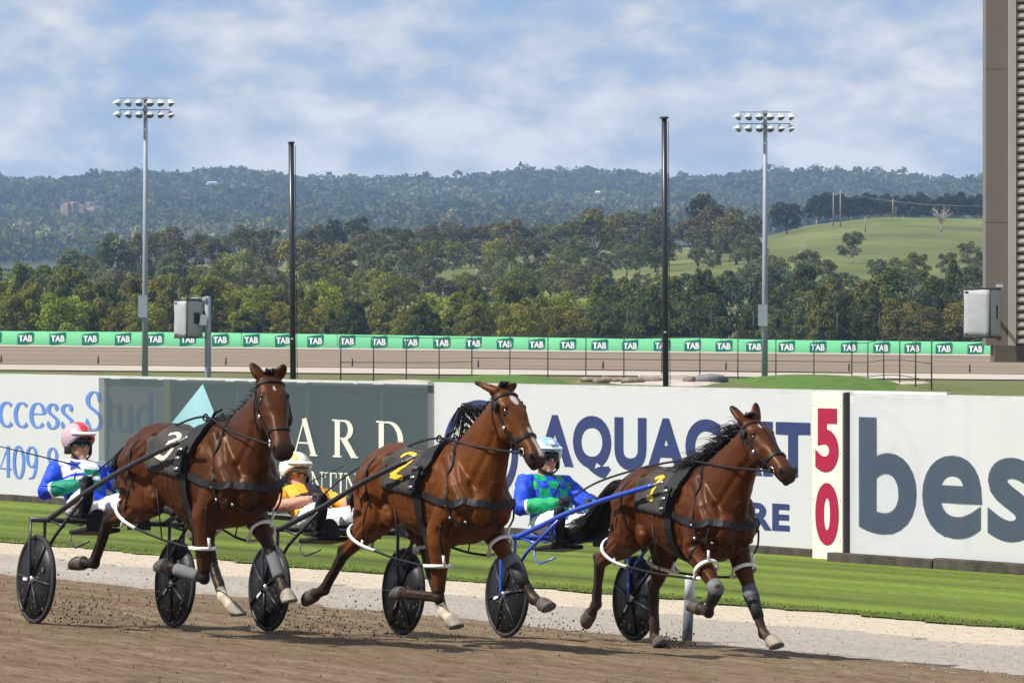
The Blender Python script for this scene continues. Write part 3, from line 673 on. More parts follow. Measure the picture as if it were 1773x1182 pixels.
MB().box((0.32, 0.55, zat(542, YS) - pz), (0.07, 1.1, 0.07)).obj('bracket', M_steel, cb2, smooth=False)
MB().box((0.42, 0.2, zat(495, YS) - pz), (0.16, 0.1, 0.07)).obj('sensor', M_white, cb2, smooth=False)
MB().box((0.42, 0.3, zat(587, YS) - pz), (0.12, 0.1, 0.08)).obj('fitting', principled('amber_fitting', (0.30, 0.14, 0.03), 0.5), cb2, smooth=False)

# green printed barrier round the far turn
YB = 476
M_green = principled('mint_print', (0.135, 0.46, 0.22), 0.5, 0.3, var=0.06, vscale=0.5)
M_dgreen = principled('deep_green_print', (0.0, 0.155, 0.10), 0.5, 0.3)
M_wprint = principled('white_print', (0.82, 0.82, 0.82), 0.5, 0.3)
bar = empty('printed_barrier', (0, YB, 0), 0, label='long mint green printed barrier round the far turn', category='barrier')
def bz(px):
    y = lerp_tab(px, [(-80, 598.5), (0, 598.5), (500, 602), (800, 607), (1000, 611), (1160, 612), (1330, 613.5), (1500, 615), (1740, 618)]); return zat(y, YB)
def bt(px):
    y = lerp_tab(px, [(-80, 573), (0, 573), (300, 575), (500, 577.5), (800, 582), (1000, 585), (1090, 586.5), (1200, 585), (1330, 588), (1500, 590), (1740, 592)]); return zat(y, YB)
bx = lambda px: (px - 886.5)/FPX*YB
pxs = list(range(-80, 1727, 166)) + [1727]
for a, b in zip(pxs, pxs[1:]):
    n_ = 8; P = []
    for i in range(n_ + 1):
        q = a + (b - a)*i/n_; q2 = min(max(q, a + 0.4), b - 0.4); yy = 0.012*math.sin(q*0.05) + 0.008*math.sin(q*0.21)
        P += [(bx(q2), yy, bz(q)), (bx(q2), yy, bt(q)), (bx(q2), yy + 0.08, bz(q)), (bx(q2), yy + 0.08, bt(q))]
    mb = MB(); mb.add(P, [f for i in range(n_) for f in ((4*i, 4*i + 4, 4*i + 5, 4*i + 1), (4*i + 1, 4*i + 5, 4*i + 7, 4*i + 3), (4*i + 2, 4*i + 3, 4*i + 7, 4*i + 6))])
    mb.obj('panel', M_green, bar)
tabm = text_mesh('TAB', 0.035); tp = coords(tabm); lo, hi = tp.min(0), tp.max(0)
tabm.materials.clear(); tp = np.stack([(tp[:, 0] - lo[0])/(hi[0] - lo[0]) - .5, np.zeros(len(tp)), (tp[:, 1] - lo[1])/(hi[1] - lo[1]) - .5], 1)*np.array([1.18, 1, 0.56])
tabm.vertices.foreach_set('co', tp.ravel()); tabm.update()
lg = MB(); lg.add([(-.70, 0, -.60), (-.02, 0, -.47), (.66, 0, -.24), (.70, 0, .58), (-.55, 0, .42), (-.70, 0, .34)], [(0, 1, 2, 3, 4, 5)]); lgm = lg.mesh('logo', False)
for q in [-12, 44, 100, 156, 213, 269, 325, 381, 435, 490, 546, 601, 656, 711, 765, 820, 874, 929, 983, 1038, 1091, 1146, 1199, 1253, 1306, 1362, 1416, 1470, 1526, 1580, 1634, 1689]:
    zc = (bz(q) + bt(q))/2
    o = mk('logo', lgm, M_dgreen, bar); o.location = (bx(q), -0.03, zc - 0.0)
    o2_ = mk('lettering', tabm, M_wprint, o); o2_.location = (0, -0.008, 0.02)

# black wire fences
M_wire = principled('black_steel_fence', (0.014, 0.015, 0.016), 0.5, 0.4)
def wire_fence(pts, H, rails, label, r=0.035, cat='fence'):
    root = empty('wire_fence', pts[0], 0, label=label, category=cat); o = pts[0]
    for p_ in pts:
        q = p_ - o; MB().tube([q + Vector((0, 0, -0.05)), q + Vector((0, 0, H))], r, 6).obj('post', M_wire, root)
    for z in rails:
        MB().tube([p_ - o + Vector((0, 0, H*z)) for p_ in pts], r*0.62, 6).obj('rail', M_wire, root)
def row(px0, Y0, px1, Y1, n): return [at(px0 + (px1 - px0)*i/n, Y0 + (Y1 - Y0)*i/n) for i in range(n + 1)]
wire_fence(row(590, 306, 817, 342, 4), 2.55, (0.995, 0.42), 'black wire fence side nearest the left black pole')
wire_fence(row(817, 342, 1475, 338, 10), 2.75, (0.995, 0.48, 0.23), 'long black wire fence across the middle of the infield')
wire_fence(row(1475, 338, 1613, 262, 5), 2.45, (0.995, 0.52, 0.18), 'black wire fence side slanting down at right')
wire_fence([Vector((p_.x, p_.y, p_.z)) for p_ in row(868, 492, 1668, 492, 11)], 3.7, (0.995, 0.3), 'tall thin black fence behind the mint barrier', r=0.045)
# small pegs on the inside of the far turn
for i, q in enumerate((2, 170, 391, 610, 828, 1044, 1257, 1470, 1679)):
    X_ = (q - 886.5)/FPX*384; t_ = empty('track_peg', (X_, 384, far_z(X_, 384, TURN) + 0.04), 0, label='small dark peg on the far turn, number %s from the left' % ('one', 'two', 'three', 'four', 'five', 'six', 'seven', 'eight', 'nine')[i], category='peg', group='far track pegs')
    MB().tube([(0, 0, 0), (0.01, 0, 0.52), (0.02, 0, 0.54)], [0.06, 0.05, 0.03], 8).obj('stake', M_wire, t_)
# stacked rocks and a slab by the centre of the infield
M_rock = principled('sandstone_rock', (0.19, 0.15, 0.115), 0.9, 0.2, var=0.5, vscale=2.5, bump=0.6, bscale=4)
M_rockg = principled('blue_gravel_heap', (0.15, 0.145, 0.15), 0.95, 0.2, var=0.3, vscale=8, bump=0.6, bscale=12)
M_slab = principled('pale_concrete', (0.46, 0.43, 0.39), 0.85, 0.2, var=0.15, vscale=2)
def rock(px, py, Y, w, h, d, mat, label, seed, name='boulder'):
    r_ = random.Random(seed); mb = MB(); X_ = (px - 886.5)/FPX*Y; g_ = ground_z(X_, Y) + 0.03
    mb.ell((0, 0, 0), (w/2, d/2, h/2), 12, 8); V = []
    for v in mb.v:
        s_ = 1 + 0.12*math.sin(v[0]*7/w + seed) + 0.10*math.sin(v[1]*9/d + seed*2) + r_.uniform(-.13, .13)
        z_ = max(-h*0.40, min(h*0.42, v[2]*1.25)); V.append((v[0]*s_, v[1]*s_, z_*s_ + h*0.36))
    mb.v = V; o = mb.obj(name, mat, label=label, category='rock', group='infield rocks'); o.location = (X_, Y, max(g_ - 0.05, zat(py, Y) - 0.1)); return o
rl = ['wide flat sandstone block at left end of the rock row', 'sandstone block second from left in rock row', 'raised flat sandstone slab in the rock row', 'long sandstone block beside the mushroom-capped pole', 'small pale stone just right of the mushroom-capped pole', 'low brown block in front of the rock row', 'broad brown block beneath the raised slab']
for i, (q, py, w, h, d) in enumerate([(1022, 668, 1.2, .36, 1), (1062, 668, 1.3, .40, 1), (1085, 658, 1.6, .30, 1.2), (1124, 666, 1.5, .40, 1.1), (1193, 668, .7, .45, .8), (1040, 672, 1.1, .36, 1), (1096, 671, 1.5, .42, 1)]):
    rock(q, py, 300 - i*1.3, w, h, d, M_rock, rl[i], i + 3)
rock(1232, 670, 298, 1.9, .55, 1.6, M_rockg, 'grey gravel heap right of the mushroom-capped pole', 20, 'gravel_heap')
so = MB().box((0, 0, 0.22), (2.7, 1.2, 0.44), bev=0.03).obj('concrete_slab', M_slab, smooth=False, label='pale concrete slab behind the mushroom-capped pole', category='slab'); so.location = at(1148, 306)

# ------------------------------------------------------------------ trees
M_leaf = leaf_mat('foliage')
M_bark = principled('grey_bark', (0.115, 0.092, 0.075), 0.9, 0.2, var=0.35, vscale=3)
M_pale = principled('pale_gum_bark', (0.40, 0.36, 0.32), 0.8, 0.2, var=0.3, vscale=3)
def leaf_cloud(clumps, per, size, seed, droop=0.0, elong=1.0, shade=0.30, core=0.35):
    """many leaf-sized faces spread through the clumps; each clump and leaf has its own tint"""
    g = np.random.default_rng(seed); V = []; col = []
    for (c, r) in clumps:
        rr = np.array(r if hasattr(r, '__len__') else (r, r, r)); n = max(8, int(per*(rr.prod()**(2/3))/0.01))
        d = g.normal(size=(n, 3)); d /= np.linalg.norm(d, axis=1)[:, None]; d[:, 2] = np.where(d[:, 2] < -0.5, -d[:, 2], d[:, 2])
        p = np.array(c) + d*rr*(core + (1 - core)*g.random((n, 1))**0.45)
        nrm = d + g.normal(scale=0.75, size=(n, 3)); nrm /= np.linalg.norm(nrm, axis=1)[:, None]
        up = np.tile(np.array([0, 0, 1.0]), (n, 1)) + g.normal(scale=0.55 if droop else 1.5, size=(n, 3))
        b = up - nrm*(up*nrm).sum(1)[:, None]; b /= np.linalg.norm(b, axis=1)[:, None]; a = np.cross(nrm, b)
        s = size*g.uniform(0.6, 1.35, (n, 1)); w = s*0.5/elong; l = s*0.5*elong
        q = np.stack([p - a*w - b*l, p + a*w*0.6 - b*l*0.4, p + b*l, p - a*w*1.0 + b*l*0.2], 1); V.append(q.reshape(-1, 3))
        tint = 1 + shade*(g.random() - 0.5)*1.3; warm = (g.random() - 0.5)*0.16
        k = (tint*(1 + 0.20*(g.random(n) - 0.5)))[:, None]*np.array([1 + warm, 1.0, 1 - warm*0.8])
        col.append(np.repeat(k, 4, axis=0))
    V = np.concatenate(V); col = np.concatenate(col); n = len(V)//4
    me = bpy.data.meshes.new('crown'); me.vertices.add(len(V)); me.vertices.foreach_set('co', V.ravel())
    me.loops.add(n*4); me.polygons.add(n); me.polygons.foreach_set('loop_start', np.arange(n)*4); me.loops.foreach_set('vertex_index', np.arange(n*4)); me.update(calc_edges=True); me.validate()
    set_col(me, col, 'leaf'); me.materials.append(M_leaf); return me
def limbs(tips, base, r0, seed, forkz=0.3, mat=None, n=6):
    r_ = random.Random(seed); mb = MB(); top = Vector((base[0], base[1], forkz))
    mb.tube([(0, 0, -0.03), (r_.uniform(-.01, .01), 0, forkz*0.5), top], [r0*1.25, r0, r0*0.8], n)
    for t in tips:
        t = Vector(t); m = top.lerp(t, 0.5) + Vector((r_.uniform(-.03, .03), r_.uniform(-.03, .03), r_.uniform(-.02, .04)))
        mb.tube([top - Vector((0, 0, 0.01)), m, t], [r0*0.6, r0*0.36, r0*0.12], 5)
    me = mb.mesh('trunk'); me.materials.append(mat or M_bark); return me
TV = {}
def variants():
    for v in range(4):                          # feathery she-oak, tall and soft
        r_ = random.Random(20 + v); cl = []
        for i in range(16):
            z = 0.14 + 0.80*i/15; rad = (0.24 - 0.17*abs(z - 0.36))*(1.12 - z*0.62); a = r_.uniform(0, 6.28)
            cl.append(((rad*math.cos(a)*1.0, rad*math.sin(a), z + r_.uniform(-.03, .03)), (0.13 - 0.05*z, 0.13 - 0.05*z, 0.12)))
            if i < 11: a += 2.4; cl.append(((rad*1.15*math.cos(a), rad*1.15*math.sin(a), z - 0.05), (0.12 - 0.04*z, 0.12 - 0.04*z, 0.13)))
        TV['oak%d' % v] = (limbs([c for c, r in cl[::4]], (0, 0), 0.018, v), leaf_cloud(cl, 150, 0.040, 30 + v, droop=1, elong=1.7))
    for v in range(4):                          # open gum: leaf masses on visible limbs
        r_ = random.Random(50 + v); cl = []; tips = []
        for i in range(24):
            a = 2.4*i + r_.uniform(-.4, .4); z = 0.24 + 0.66*r_.random()**0.85; rad = 0.36*math.sqrt(max(0.05, 1 - ((z - 0.52)/0.5)**2))*r_.uniform(0.35, 1)
            c = (rad*math.cos(a), rad*math.sin(a), z); cl.append((c, (r_.uniform(.09, .15), r_.uniform(.09, .15), r_.uniform(.08, .13)))); tips.append(c)
        TV['gum%d' % v] = (limbs(tips[::2], (0, 0), 0.020, v, 0.16, M_pale if v % 2 == 0 else M_bark), leaf_cloud(cl, 110, 0.037, 60 + v, shade=0.5))
    for v in range(3):                          # dense rounded tree
        r_ = random.Random(80 + v); cl = []
        for i in range(18):
            a = 2.4*i; z = 0.22 + 0.64*(i + 0.5)/18; rad = 0.40*math.sqrt(max(0.02, 1 - ((z - 0.5)/0.45)**2))*r_.uniform(.6, 1)
            cl.append(((rad*math.cos(a), rad*math.sin(a), z), r_.uniform(.12, .17)))
        TV['round%d' % v] = (limbs([c for c, r in cl[::3]], (0, 0), 0.022, v, 0.2), leaf_cloud(cl, 100, 0.037, 90 + v, shade=0.5))
    r_ = random.Random(5); mb = MB()            # bare dead gum
    mb.tube([(0, 0, -.02), (.01, 0, .25), (0, 0, .42)], [.035, .028, .022], 7)
    for i in range(16):
        a = 2.4*i; z0 = 0.25 + 0.02*i; e = Vector((0.42*math.cos(a)*r_.uniform(.5, 1), 0.42*math.sin(a)*r_.uniform(.5, 1), 0.6 + 0.4*r_.random())); s_ = Vector((0, 0, z0 if z0 < .42 else .42)); m = s_.lerp(e, .5) + Vector((0, 0, .05))
        mb.tube([s_, m, e], [.014, .009, .003], 5)
        for j in range(4):
            f_ = m.lerp(e, 0.25*j) ; mb.tube([f_, f_ + Vector((r_.uniform(-.13, .13), r_.uniform(-.13, .13), r_.uniform(.02, .14)))], [.006, .002], 4)
    dm = mb.mesh('trunk'); dm.materials.append(M_pale); TV['dead0'] = (dm, None)
variants()
ORD = lambda i: '%d%s' % (i, 'th' if 10 <= i % 100 <= 20 else {1: 'st', 2: 'nd', 3: 'rd'}.get(i % 10, 'th'))
def tree(kind, px, Y, toppy, wpx, tint, label, group, basez=None, name='tree'):
    X_ = (px - 886.5)/FPX*Y; z0 = ground_z(X_, Y) if basez is None else basez
    H = max(1.5, CAM_Z - (toppy - 560)*Y/FPX - z0); W = min(wpx*Y/FPX/0.80, H*1.15)
    root = empty(name, (X_, Y, z0 - 0.05), rnd.uniform(0, 6.28), label=label, category='tree', group=group); root.scale = (W, W, H)
    tm, cm = TV[kind]
    t_ = mk('trunk', tm, None, root)
    if cm: c_ = mk('crown', cm, None, root); c_.color = (*tint, 1)
    return root
def jit(c, s=0.18): k = 1 + rnd.uniform(-s, s); return tuple(max(0.0, x*k*(1 + rnd.uniform(-0.07, 0.07))) for x in c)
OLIVE = (0.150, 0.160, 0.034); DARK = (0.074, 0.090, 0.028); YELL = (0.185, 0.180, 0.034); GREY = (0.125, 0.132, 0.062); LIME = (0.205, 0.235, 0.032); BROWN = (0.112, 0.104, 0.050); BLUEG = (0.090, 0.115, 0.062)
TOP = [(-120, 478), (0, 478), (100, 470), (180, 482), (230, 466), (300, 480), (330, 462), (400, 464), (470, 500), (520, 488), (600, 496), (680, 502), (760, 492), (860, 500), (920, 482), (1000, 506), (1060, 482), (1120, 474), (1200, 468), (1260, 458), (1320, 472), (1400, 470), (1470, 480), (1530, 458), (1600, 462), (1700, 452), (1900, 455)]
belt = []
q = -110
while q < 1860:
    for rowi in range(3):
        px = q + rnd.uniform(-20, 20) + rowi*13; Y_ = 500 + rowi*16 + rnd.uniform(-5, 5); t_ = lerp_tab(px, TOP) + rnd.uniform(-8, 26) + (2 - rowi)*14
        if rowi < 2 and rnd.random() < 0.18: continue
        left = px < 1040
        if left: kind, tint = rnd.choice([('oak', OLIVE), ('oak', OLIVE), ('oak', DARK), ('round', YELL), ('oak', (0.172, 0.178, 0.034)), ('round', LIME)])
        else: kind, tint = rnd.choice([('oak', DARK), ('oak', (0.092, 0.108, 0.032)), ('oak', DARK), ('round', BLUEG), ('round', (0.1, 0.12, 0.046)), ('oak', OLIVE)])
        if 830 < px < 1010 and rowi < 2: kind, tint, t_ = 'round', (0.178, 0.165, 0.034), t_ + 4
        if px > 1520 and rowi == 0: kind, tint, t_ = 'round', (0.135, 0.122, 0.034), t_ + 34
        belt.append((px, Y_, t_, rnd.uniform(76, 122), kind, jit(tint)))
    q += 34
belt.sort()
DESC = {'oak': 'soft feathery she-oak', 'round': 'rounded bushy tree'}
for i, (px, Y_, t_, w_, kind, tint) in enumerate(belt):
    c_ = 'yellow-green' if tint[0] > tint[1]*0.98 else ('dark green' if tint[1] < 0.09 else 'olive green')
    tree(kind + str(rnd.randrange(4 if kind == 'oak' else 3)), px, Y_, t_, w_, tint, '%s %s behind the mint barrier, %s from left in that belt' % (c_, DESC[kind], ORD(i + 1)), 'tree belt behind the mint barrier', name='she_oak_tree' if kind == 'oak' else 'round_tree')
# gums and paddock trees on the rising ground behind
mid = [(60, 900, 462, 30, 'round', DARK), (128, 800, 430, 62, 'gum', GREY), (165, 780, 442, 50, 'gum', GREY), (198, 770, 404, 64, 'gum', GREY), (242, 800, 402, 50, 'gum', BROWN), (272, 820, 392, 70, 'round', BROWN), (330, 800, 404, 72, 'gum', GREY), (300, 740, 432, 50, 'gum', GREY), (372, 790, 412, 50, 'gum', GREY), (408, 720, 430, 84, 'round', (0.160, 0.168, 0.045)), (415, 900, 388, 64, 'gum', BROWN), (455, 880, 396, 60, 'gum', BROWN),
       (470, 760, 416, 74, 'gum', GREY), (515, 720, 408, 88, 'gum', (0.175, 0.160, 0.046)), (545, 900, 386, 58, 'gum', BROWN), (583, 720, 416, 90, 'gum', (0.175, 0.160, 0.05)), (600, 980, 374, 74, 'round', (0.040, 0.050, 0.026)), (640, 960, 392, 56, 'round', BROWN), (660, 720, 434, 64, 'gum', GREY), (690, 920, 392, 66, 'gum', BROWN), (722, 740, 428, 84, 'round', GREY), (735, 960, 392, 60, 'round', BROWN), (775, 940, 382, 84, 'round', (0.11, 0.094, 0.048)), (815, 950, 388, 70, 'gum', BROWN),
       (850, 960, 384, 60, 'gum', BROWN), (885, 920, 376, 84, 'gum', (0.135, 0.12, 0.055)), (930, 960, 384, 60, 'gum', GREY), (965, 950, 384, 62, 'gum', GREY), (1000, 960, 378, 70, 'gum', GREY), (1028, 900, 360, 84, 'gum', (0.150, 0.140, 0.05)), (1066, 940, 366, 80, 'gum', BROWN), (1110, 880, 358, 96, 'round', BROWN), (1135, 820, 390, 80, 'round', DARK), (1085, 800, 420, 76, 'round', GREY), (1040, 760, 432, 70, 'round', BLUEG), (850, 740, 452, 66, 'round', GREY), (900, 700, 462, 76, 'round', OLIVE), (955, 700, 452, 74, 'gum', OLIVE), (800, 690, 470, 60, 'round', OLIVE), (1010, 700, 460, 70, 'round', BROWN),
       (1205, 900, 372, 66, 'gum', BROWN), (1216, 1000, 334, 58, 'gum', (0.050, 0.058, 0.03)), (1245, 880, 350, 92, 'round', (0.098, 0.092, 0.048)), (1275, 850, 366, 78, 'round', BROWN), (1295, 820, 400, 66, 'round', GREY), (1362, 1080, 348, 50, 'round', (0.030, 0.042, 0.022)), (1475, 800, 400, 84, 'gum', GREY), (1395, 700, 430, 70, 'gum', GREY), (1340, 690, 440, 70, 'round', GREY), (1430, 690, 448, 60, 'gum', GREY), (1520, 720, 446, 60, 'round', BLUEG), (1590, 700, 436, 70, 'gum', OLIVE), (1640, 720, 436, 70, 'gum', GREY), (1680, 760, 416, 66, 'gum', GREY), (1700, 700, 440, 70, 'round', GREY), (1560, 690, 444, 70, 'round', OLIVE), (1740, 740, 425, 70, 'gum', GREY)]
for q in range(1412, 1790, 13): mid.append((q + rnd.uniform(-6, 6), 1270 + rnd.uniform(-70, 50), 334 + rnd.uniform(-6, 12), rnd.uniform(46, 70), rnd.choice(['round', 'gum']), (0.032, 0.042, 0.024)))
for q in range(-60, 560, 46): mid.append((q + rnd.uniform(-15, 15), 660 + rnd.uniform(-30, 30), 452 + rnd.uniform(-6, 22), rnd.uniform(50, 74), rnd.choice(['gum', 'round']), rnd.choice([GREY, OLIVE, BROWN])))
for q in range(570, 1170, 34): mid.append((q + rnd.uniform(-12, 12), 640 + rnd.uniform(-30, 50), 462 + rnd.uniform(-14, 20), rnd.uniform(52, 80), rnd.choice(['gum', 'round', 'round']), rnd.choice([GREY, OLIVE, BROWN, OLIVE])))
for q in range(1190, 1760, 40): mid.append((q + rnd.uniform(-12, 12), 610 + rnd.uniform(-20, 30), 462 + rnd.uniform(-10, 16), rnd.uniform(56, 80), 'round', rnd.choice([GREY, BLUEG, BLUEG])))
for q in range(600, 1300, 46): mid.append((q + rnd.uniform(-15, 15), 840 + rnd.uniform(-50, 50), 414 + rnd.uniform(-8, 26), rnd.uniform(56, 84), rnd.choice(['gum', 'round', 'gum']), rnd.choice([GREY, BROWN, BROWN, OLIVE])))
mid.sort()
for i, (px, Y_, t_, w_, kind, tint) in enumerate(mid):
    nm = {'gum': 'open crowned gum tree', 'round': 'dense rounded paddock tree'}[kind]
    tree(kind + str(rnd.randrange(4 if kind == 'gum' else 3)), px, Y_, t_, w_*1.22, jit(tint, 0.12), '%s on the rising ground, %s from left among the slope trees' % (nm, ORD(i + 1)), 'trees on the slope', name='gum_tree' if kind == 'gum' else 'paddock_tree')
tree('dead0', 1630, 1000, 355, 60, GREY, 'bare pale dead gum on the right green hill', 'trees on the slope', name='dead_tree')
tree('dead0', 903, 900, 405, 26, GREY, 'thin bare dead tree at mid slope', 'trees on the slope', name='dead_tree') if False else None
tree('dead0', 1392, 760, 408, 22, GREY, 'small bare dead trunk low on the right green hill', 'trees on the slope', name='dead_tree')
# forest covering the range: far too many crowns to count
def forest():
    g = np.random.default_rng(11); n = 14500
    Y = 2250 + 2250*g.random(n)**0.9; px = g.uniform(-480, 2200, n); X = (px - 886.5)/FPX*Y
    keep = ~((px > 98) & (px < 190) & (Y > 3050) & (Y < 3620)); X, Y = X[keep], Y[keep]; n = len(X)
    V = []; F = []; Cc = []
    t = (1 + 5**0.5)/2
    ico = np.array([(-1, t, 0), (1, t, 0), (-1, -t, 0), (1, -t, 0), (0, -1, t), (0, 1, t), (0, -1, -t), (0, 1, -t), (t, 0, -1), (t, 0, 1), (-t, 0, -1), (-t, 0, 1)], float); ico /= np.linalg.norm(ico[0])
    k = 0
    cols = np.array([(0.050, 0.062, 0.022), (0.072, 0.082, 0.026), (0.100, 0.090, 0.042), (0.056, 0.076, 0.030), (0.115, 0.120, 0.036)])
    allv = []; allc = []
    for i in range(n):
        z0 = hill_z(X[i], Y[i]); s = g.uniform(3.8, 7.0); hgt = s*g.uniform(0.7, 1.1); lift = g.uniform(3, 8) + (g.random() < 0.05)*4
        # a crown of leaf tufts: tilted faces scattered over a lumpy ball
        m = 40; d = g.normal(size=(m, 3)); d /= np.linalg.norm(d, axis=1)[:, None]; d[:, 2] = np.abs(d[:, 2])*1.1 - 0.25
        p = d*np.array([s, s, hgt])*g.uniform(0.55, 1.05, (m, 1)) + np.array([X[i], Y[i], z0 + lift])
        nr = d + g.normal(scale=0.5, size=(m, 3)); nr /= np.linalg.norm(nr, axis=1)[:, None]
        a = np.cross(nr, g.normal(size=(m, 3))); a /= np.linalg.norm(a, axis=1)[:, None]; b = np.cross(nr, a); w = g.uniform(0.8, 1.75, (m, 1))
        allv.append(np.stack([p - a*w, p + b*w, p + a*w, p - b*w*0.9], 1).reshape(-1, 3))
        c = cols[g.integers(5)]*g.uniform(0.75, 1.25)*(1.0 + 0.5*(math.sin(X[i]*0.013 + Y[i]*0.004) > 0.75))
        allc.append(np.repeat(c[None]*g.uniform(0.75, 1.25, (m, 1)), 4, axis=0))
    V = np.concatenate(allv); col = np.concatenate(allc); nq = len(V)//4
    me = bpy.data.meshes.new('forest'); me.vertices.add(len(V)); me.vertices.foreach_set('co', V.ravel())
    me.loops.add(nq*4); me.polygons.add(nq); me.polygons.foreach_set('loop_start', np.arange(nq)*4); me.loops.foreach_set('vertex_index', np.arange(nq*4)); me.update(calc_edges=True)
    set_col(me, col, 'leaf')
    mk('forest', me, M_leaf, label='blue-green eucalypt forest covering the distant range', category='forest', kind='stuff')
forest()
ff = grid_obj('forest_floor', us, [r for r in rows if r >= 2000], lambda u, Y: (gfun(u, Y)[0], Y, gfun(u, Y)[2] + 0.8), ramp_mat('forest_floor', [(0.3, (0.035, 0.045, 0.02)), (0.6, (0.06, 0.065, 0.03)), (0.8, (0.09, 0.095, 0.035))], scale=0.02, detail=9), kind='structure')
# orange cliff and two roofs on the range
clf = MB(); r_ = random.Random(3); M_cliff = principled('orange_cliff', (0.27, 0.175, 0.11), 0.9, 0.2, var=0.45, vscale=0.12, bump=0.5, bscale=0.3)
croot = empty('rock_cliff', (0, 3450, 0), 0, label='orange rock cliff on the wooded range at left', category='cliff')
for i in range(11):
    px = 112 + i*5.6 + r_.uniform(-2, 2); X_ = (px - 886.5)/FPX*3450; zt_ = zat(352 + r_.uniform(-3, 10), 3450); zb_ = zt_ - r_.uniform(3, 8)
    mb = MB(); mb.box((X_, r_.uniform(-2, 2), (zt_ + zb_)/2), (r_.uniform(2.0, 4.2), 6, zt_ - zb_), Euler((r_.uniform(-.1, .1), r_.uniform(-.12, .12), r_.uniform(-.4, .4))).to_matrix(), bev=0.5); mb.obj('rock_face', M_cliff, croot, smooth=False)
M_roofb = principled('blue_grey_roof', (0.32, 0.46, 0.60), 0.5); M_wallw = principled('white_wall', (0.75, 0.74, 0.70), 0.7)
def far_house(px, py, Y, w, h, roof, label):
    e = empty('far_house', ((px - 886.5)/FPX*Y, Y, zat(py, Y)), 0.2, label=label, category='house')
    MB().box((0, 0, h*0.3), (w, w*0.6, h*0.6)).obj('wall', M_wallw, e, smooth=False)
    rb = MB(); rb.add([(-w*.55, -w*.36, h*.6), (w*.55, -w*.36, h*.6), (w*.55, w*.36, h*.6), (-w*.55, w*.36, h*.6), (-w*.4, 0, h), (w*.4, 0, h)], [(0, 1, 5, 4), (2, 3, 4, 5), (0, 4, 3), (1, 2, 5), (3, 2, 1, 0)]); rb.obj('roof', roof, e, smooth=False)
far_house(367, 320, 3750, 7, 2.2, M_roofb, 'blue roofed house on the skyline of the range, left')
far_house(1035, 335, 3650, 3, 1.6, M_wallw, 'small white house high on the range near centre')
far_house(650, 347, 3550, 2.5, 1.4, M_wallw, 'tiny white house among trees on the range')
# power poles and wires on the right hill
M_pole = principled('grey_timber_pole', (0.24, 0.225, 0.20), 0.8)
pp = []
for px, Y_, top, lb in ((1443, 1075, 333, 'left power pole of the close pair on the green hill'), (1455, 1060, 330, 'right power pole of the close pair on the green hill'), (1546, 1120, 344, 'single power pole on the green hill by the dark trees'), (1498, 1000, 376, 'short post on the green hill below the power poles')):
    p_ = at(px, Y_); H = zat(top, Y_) - p_.z; e = empty('power_pole', p_, 0, label=lb, category='pole', group='power poles')
    MB().tube([(0, 0, -.2), (0, 0, H)], [0.13, 0.09], 8).obj('pole', M_pole, e); pp.append(p_ + Vector((0, 0, H)))
    if H > 3: MB().box((0, 0, H - 0.4), (1.6, 0.12, 0.12)).obj('crossarm', M_pole, e, smooth=False)
wr = empty('power_line', pp[1], 0, label='thin power lines sagging across the green hill', category='wire')
for dx in (-0.7, 0, 0.7):
    a_ = pp[1] + Vector((dx, 0, -0.3)); b_ = at(1700, 940) + Vector((dx, 0, 6.0)); pts = [a_.lerp(b_, t/14) - Vector((0, 0, 0.8*4*(t/14)*(1 - t/14))) - pp[1] for t in range(15)]
    MB().tube(pts, 0.009, 5).obj('wire', M_pole, wr)
# haze: one closed box of even, pale blue air round everything
hz = MB().box((0, 3400, 68), (2600, 7160, 142)).obj('haze', None, smooth=False, label='pale blue haze in the air over the racecourse and range', category='haze', kind='stuff')
hm = bpy.data.materials.new('air_haze'); hm.use_nodes = True; hn = hm.node_tree; hn.nodes.clear()
ho = hn.nodes.new('ShaderNodeOutputMaterial'); pv = hn.nodes.new('ShaderNodeVolumePrincipled'); pv.inputs['Color'].default_value = (0.42, 0.66, 1.0, 1); pv.inputs['Density'].default_value = 1.12e-4; pv.inputs['Anisotropy'].default_value = 0.1
hn.links.new(pv.outputs[0], ho.inputs['Volume']); hz.data.materials.append(hm)

# ------------------------------------------------------------------ horses
M_coat = principled('bay_coat', (0.12, 0.035, 0.012), 0.46, 0.24, var=0.30, vscale=4, bump=0.2, bscale=11, attr='Col', coat=0.0)
def rough_noise(m, lo, hi, scale):
    nt = m.node_tree; b = nt.nodes['Principled BSDF']; t = nt.nodes.new('ShaderNodeTexCoord'); n_ = nt.nodes.new('ShaderNodeTexNoise'); n_.inputs['Scale'].default_value = scale; n_.inputs['Detail'].default_value = 6
    r_ = nt.nodes.new('ShaderNodeMapRange'); r_.inputs[1].default_value = .3; r_.inputs[2].default_value = .7; r_.inputs[3].default_value = lo; r_.inputs[4].default_value = hi
    nt.links.new(t.outputs['Object'], n_.inputs['Vector']); nt.links.new(n_.outputs['Fac'], r_.inputs[0]); nt.links.new(r_.outputs[0], b.inputs['Roughness'])
rough_noise(M_coat, .36, .60, 6); M_coat.node_tree.nodes['Principled BSDF'].inputs['Specular Tint'].default_value = (1.0, .72, .5, 1)
M_hair = principled('black_horsehair', (0.009, 0.007, 0.007), 0.6, 0.22)
M_strap = principled('black_leather', (0.010, 0.010, 0.011), 0.55, 0.28)
M_strapg = principled('grey_webbing', (0.10, 0.105, 0.115), 0.6, 0.3)
M_whitestrap = principled('white_plastic_strap', (0.80, 0.80, 0.76), 0.45, 0.4, var=0.08, vscale=8)
M_hoof = principled('horn_hoof', (0.075, 0.062, 0.050), 0.6, 0.3, var=0.4, vscale=14)
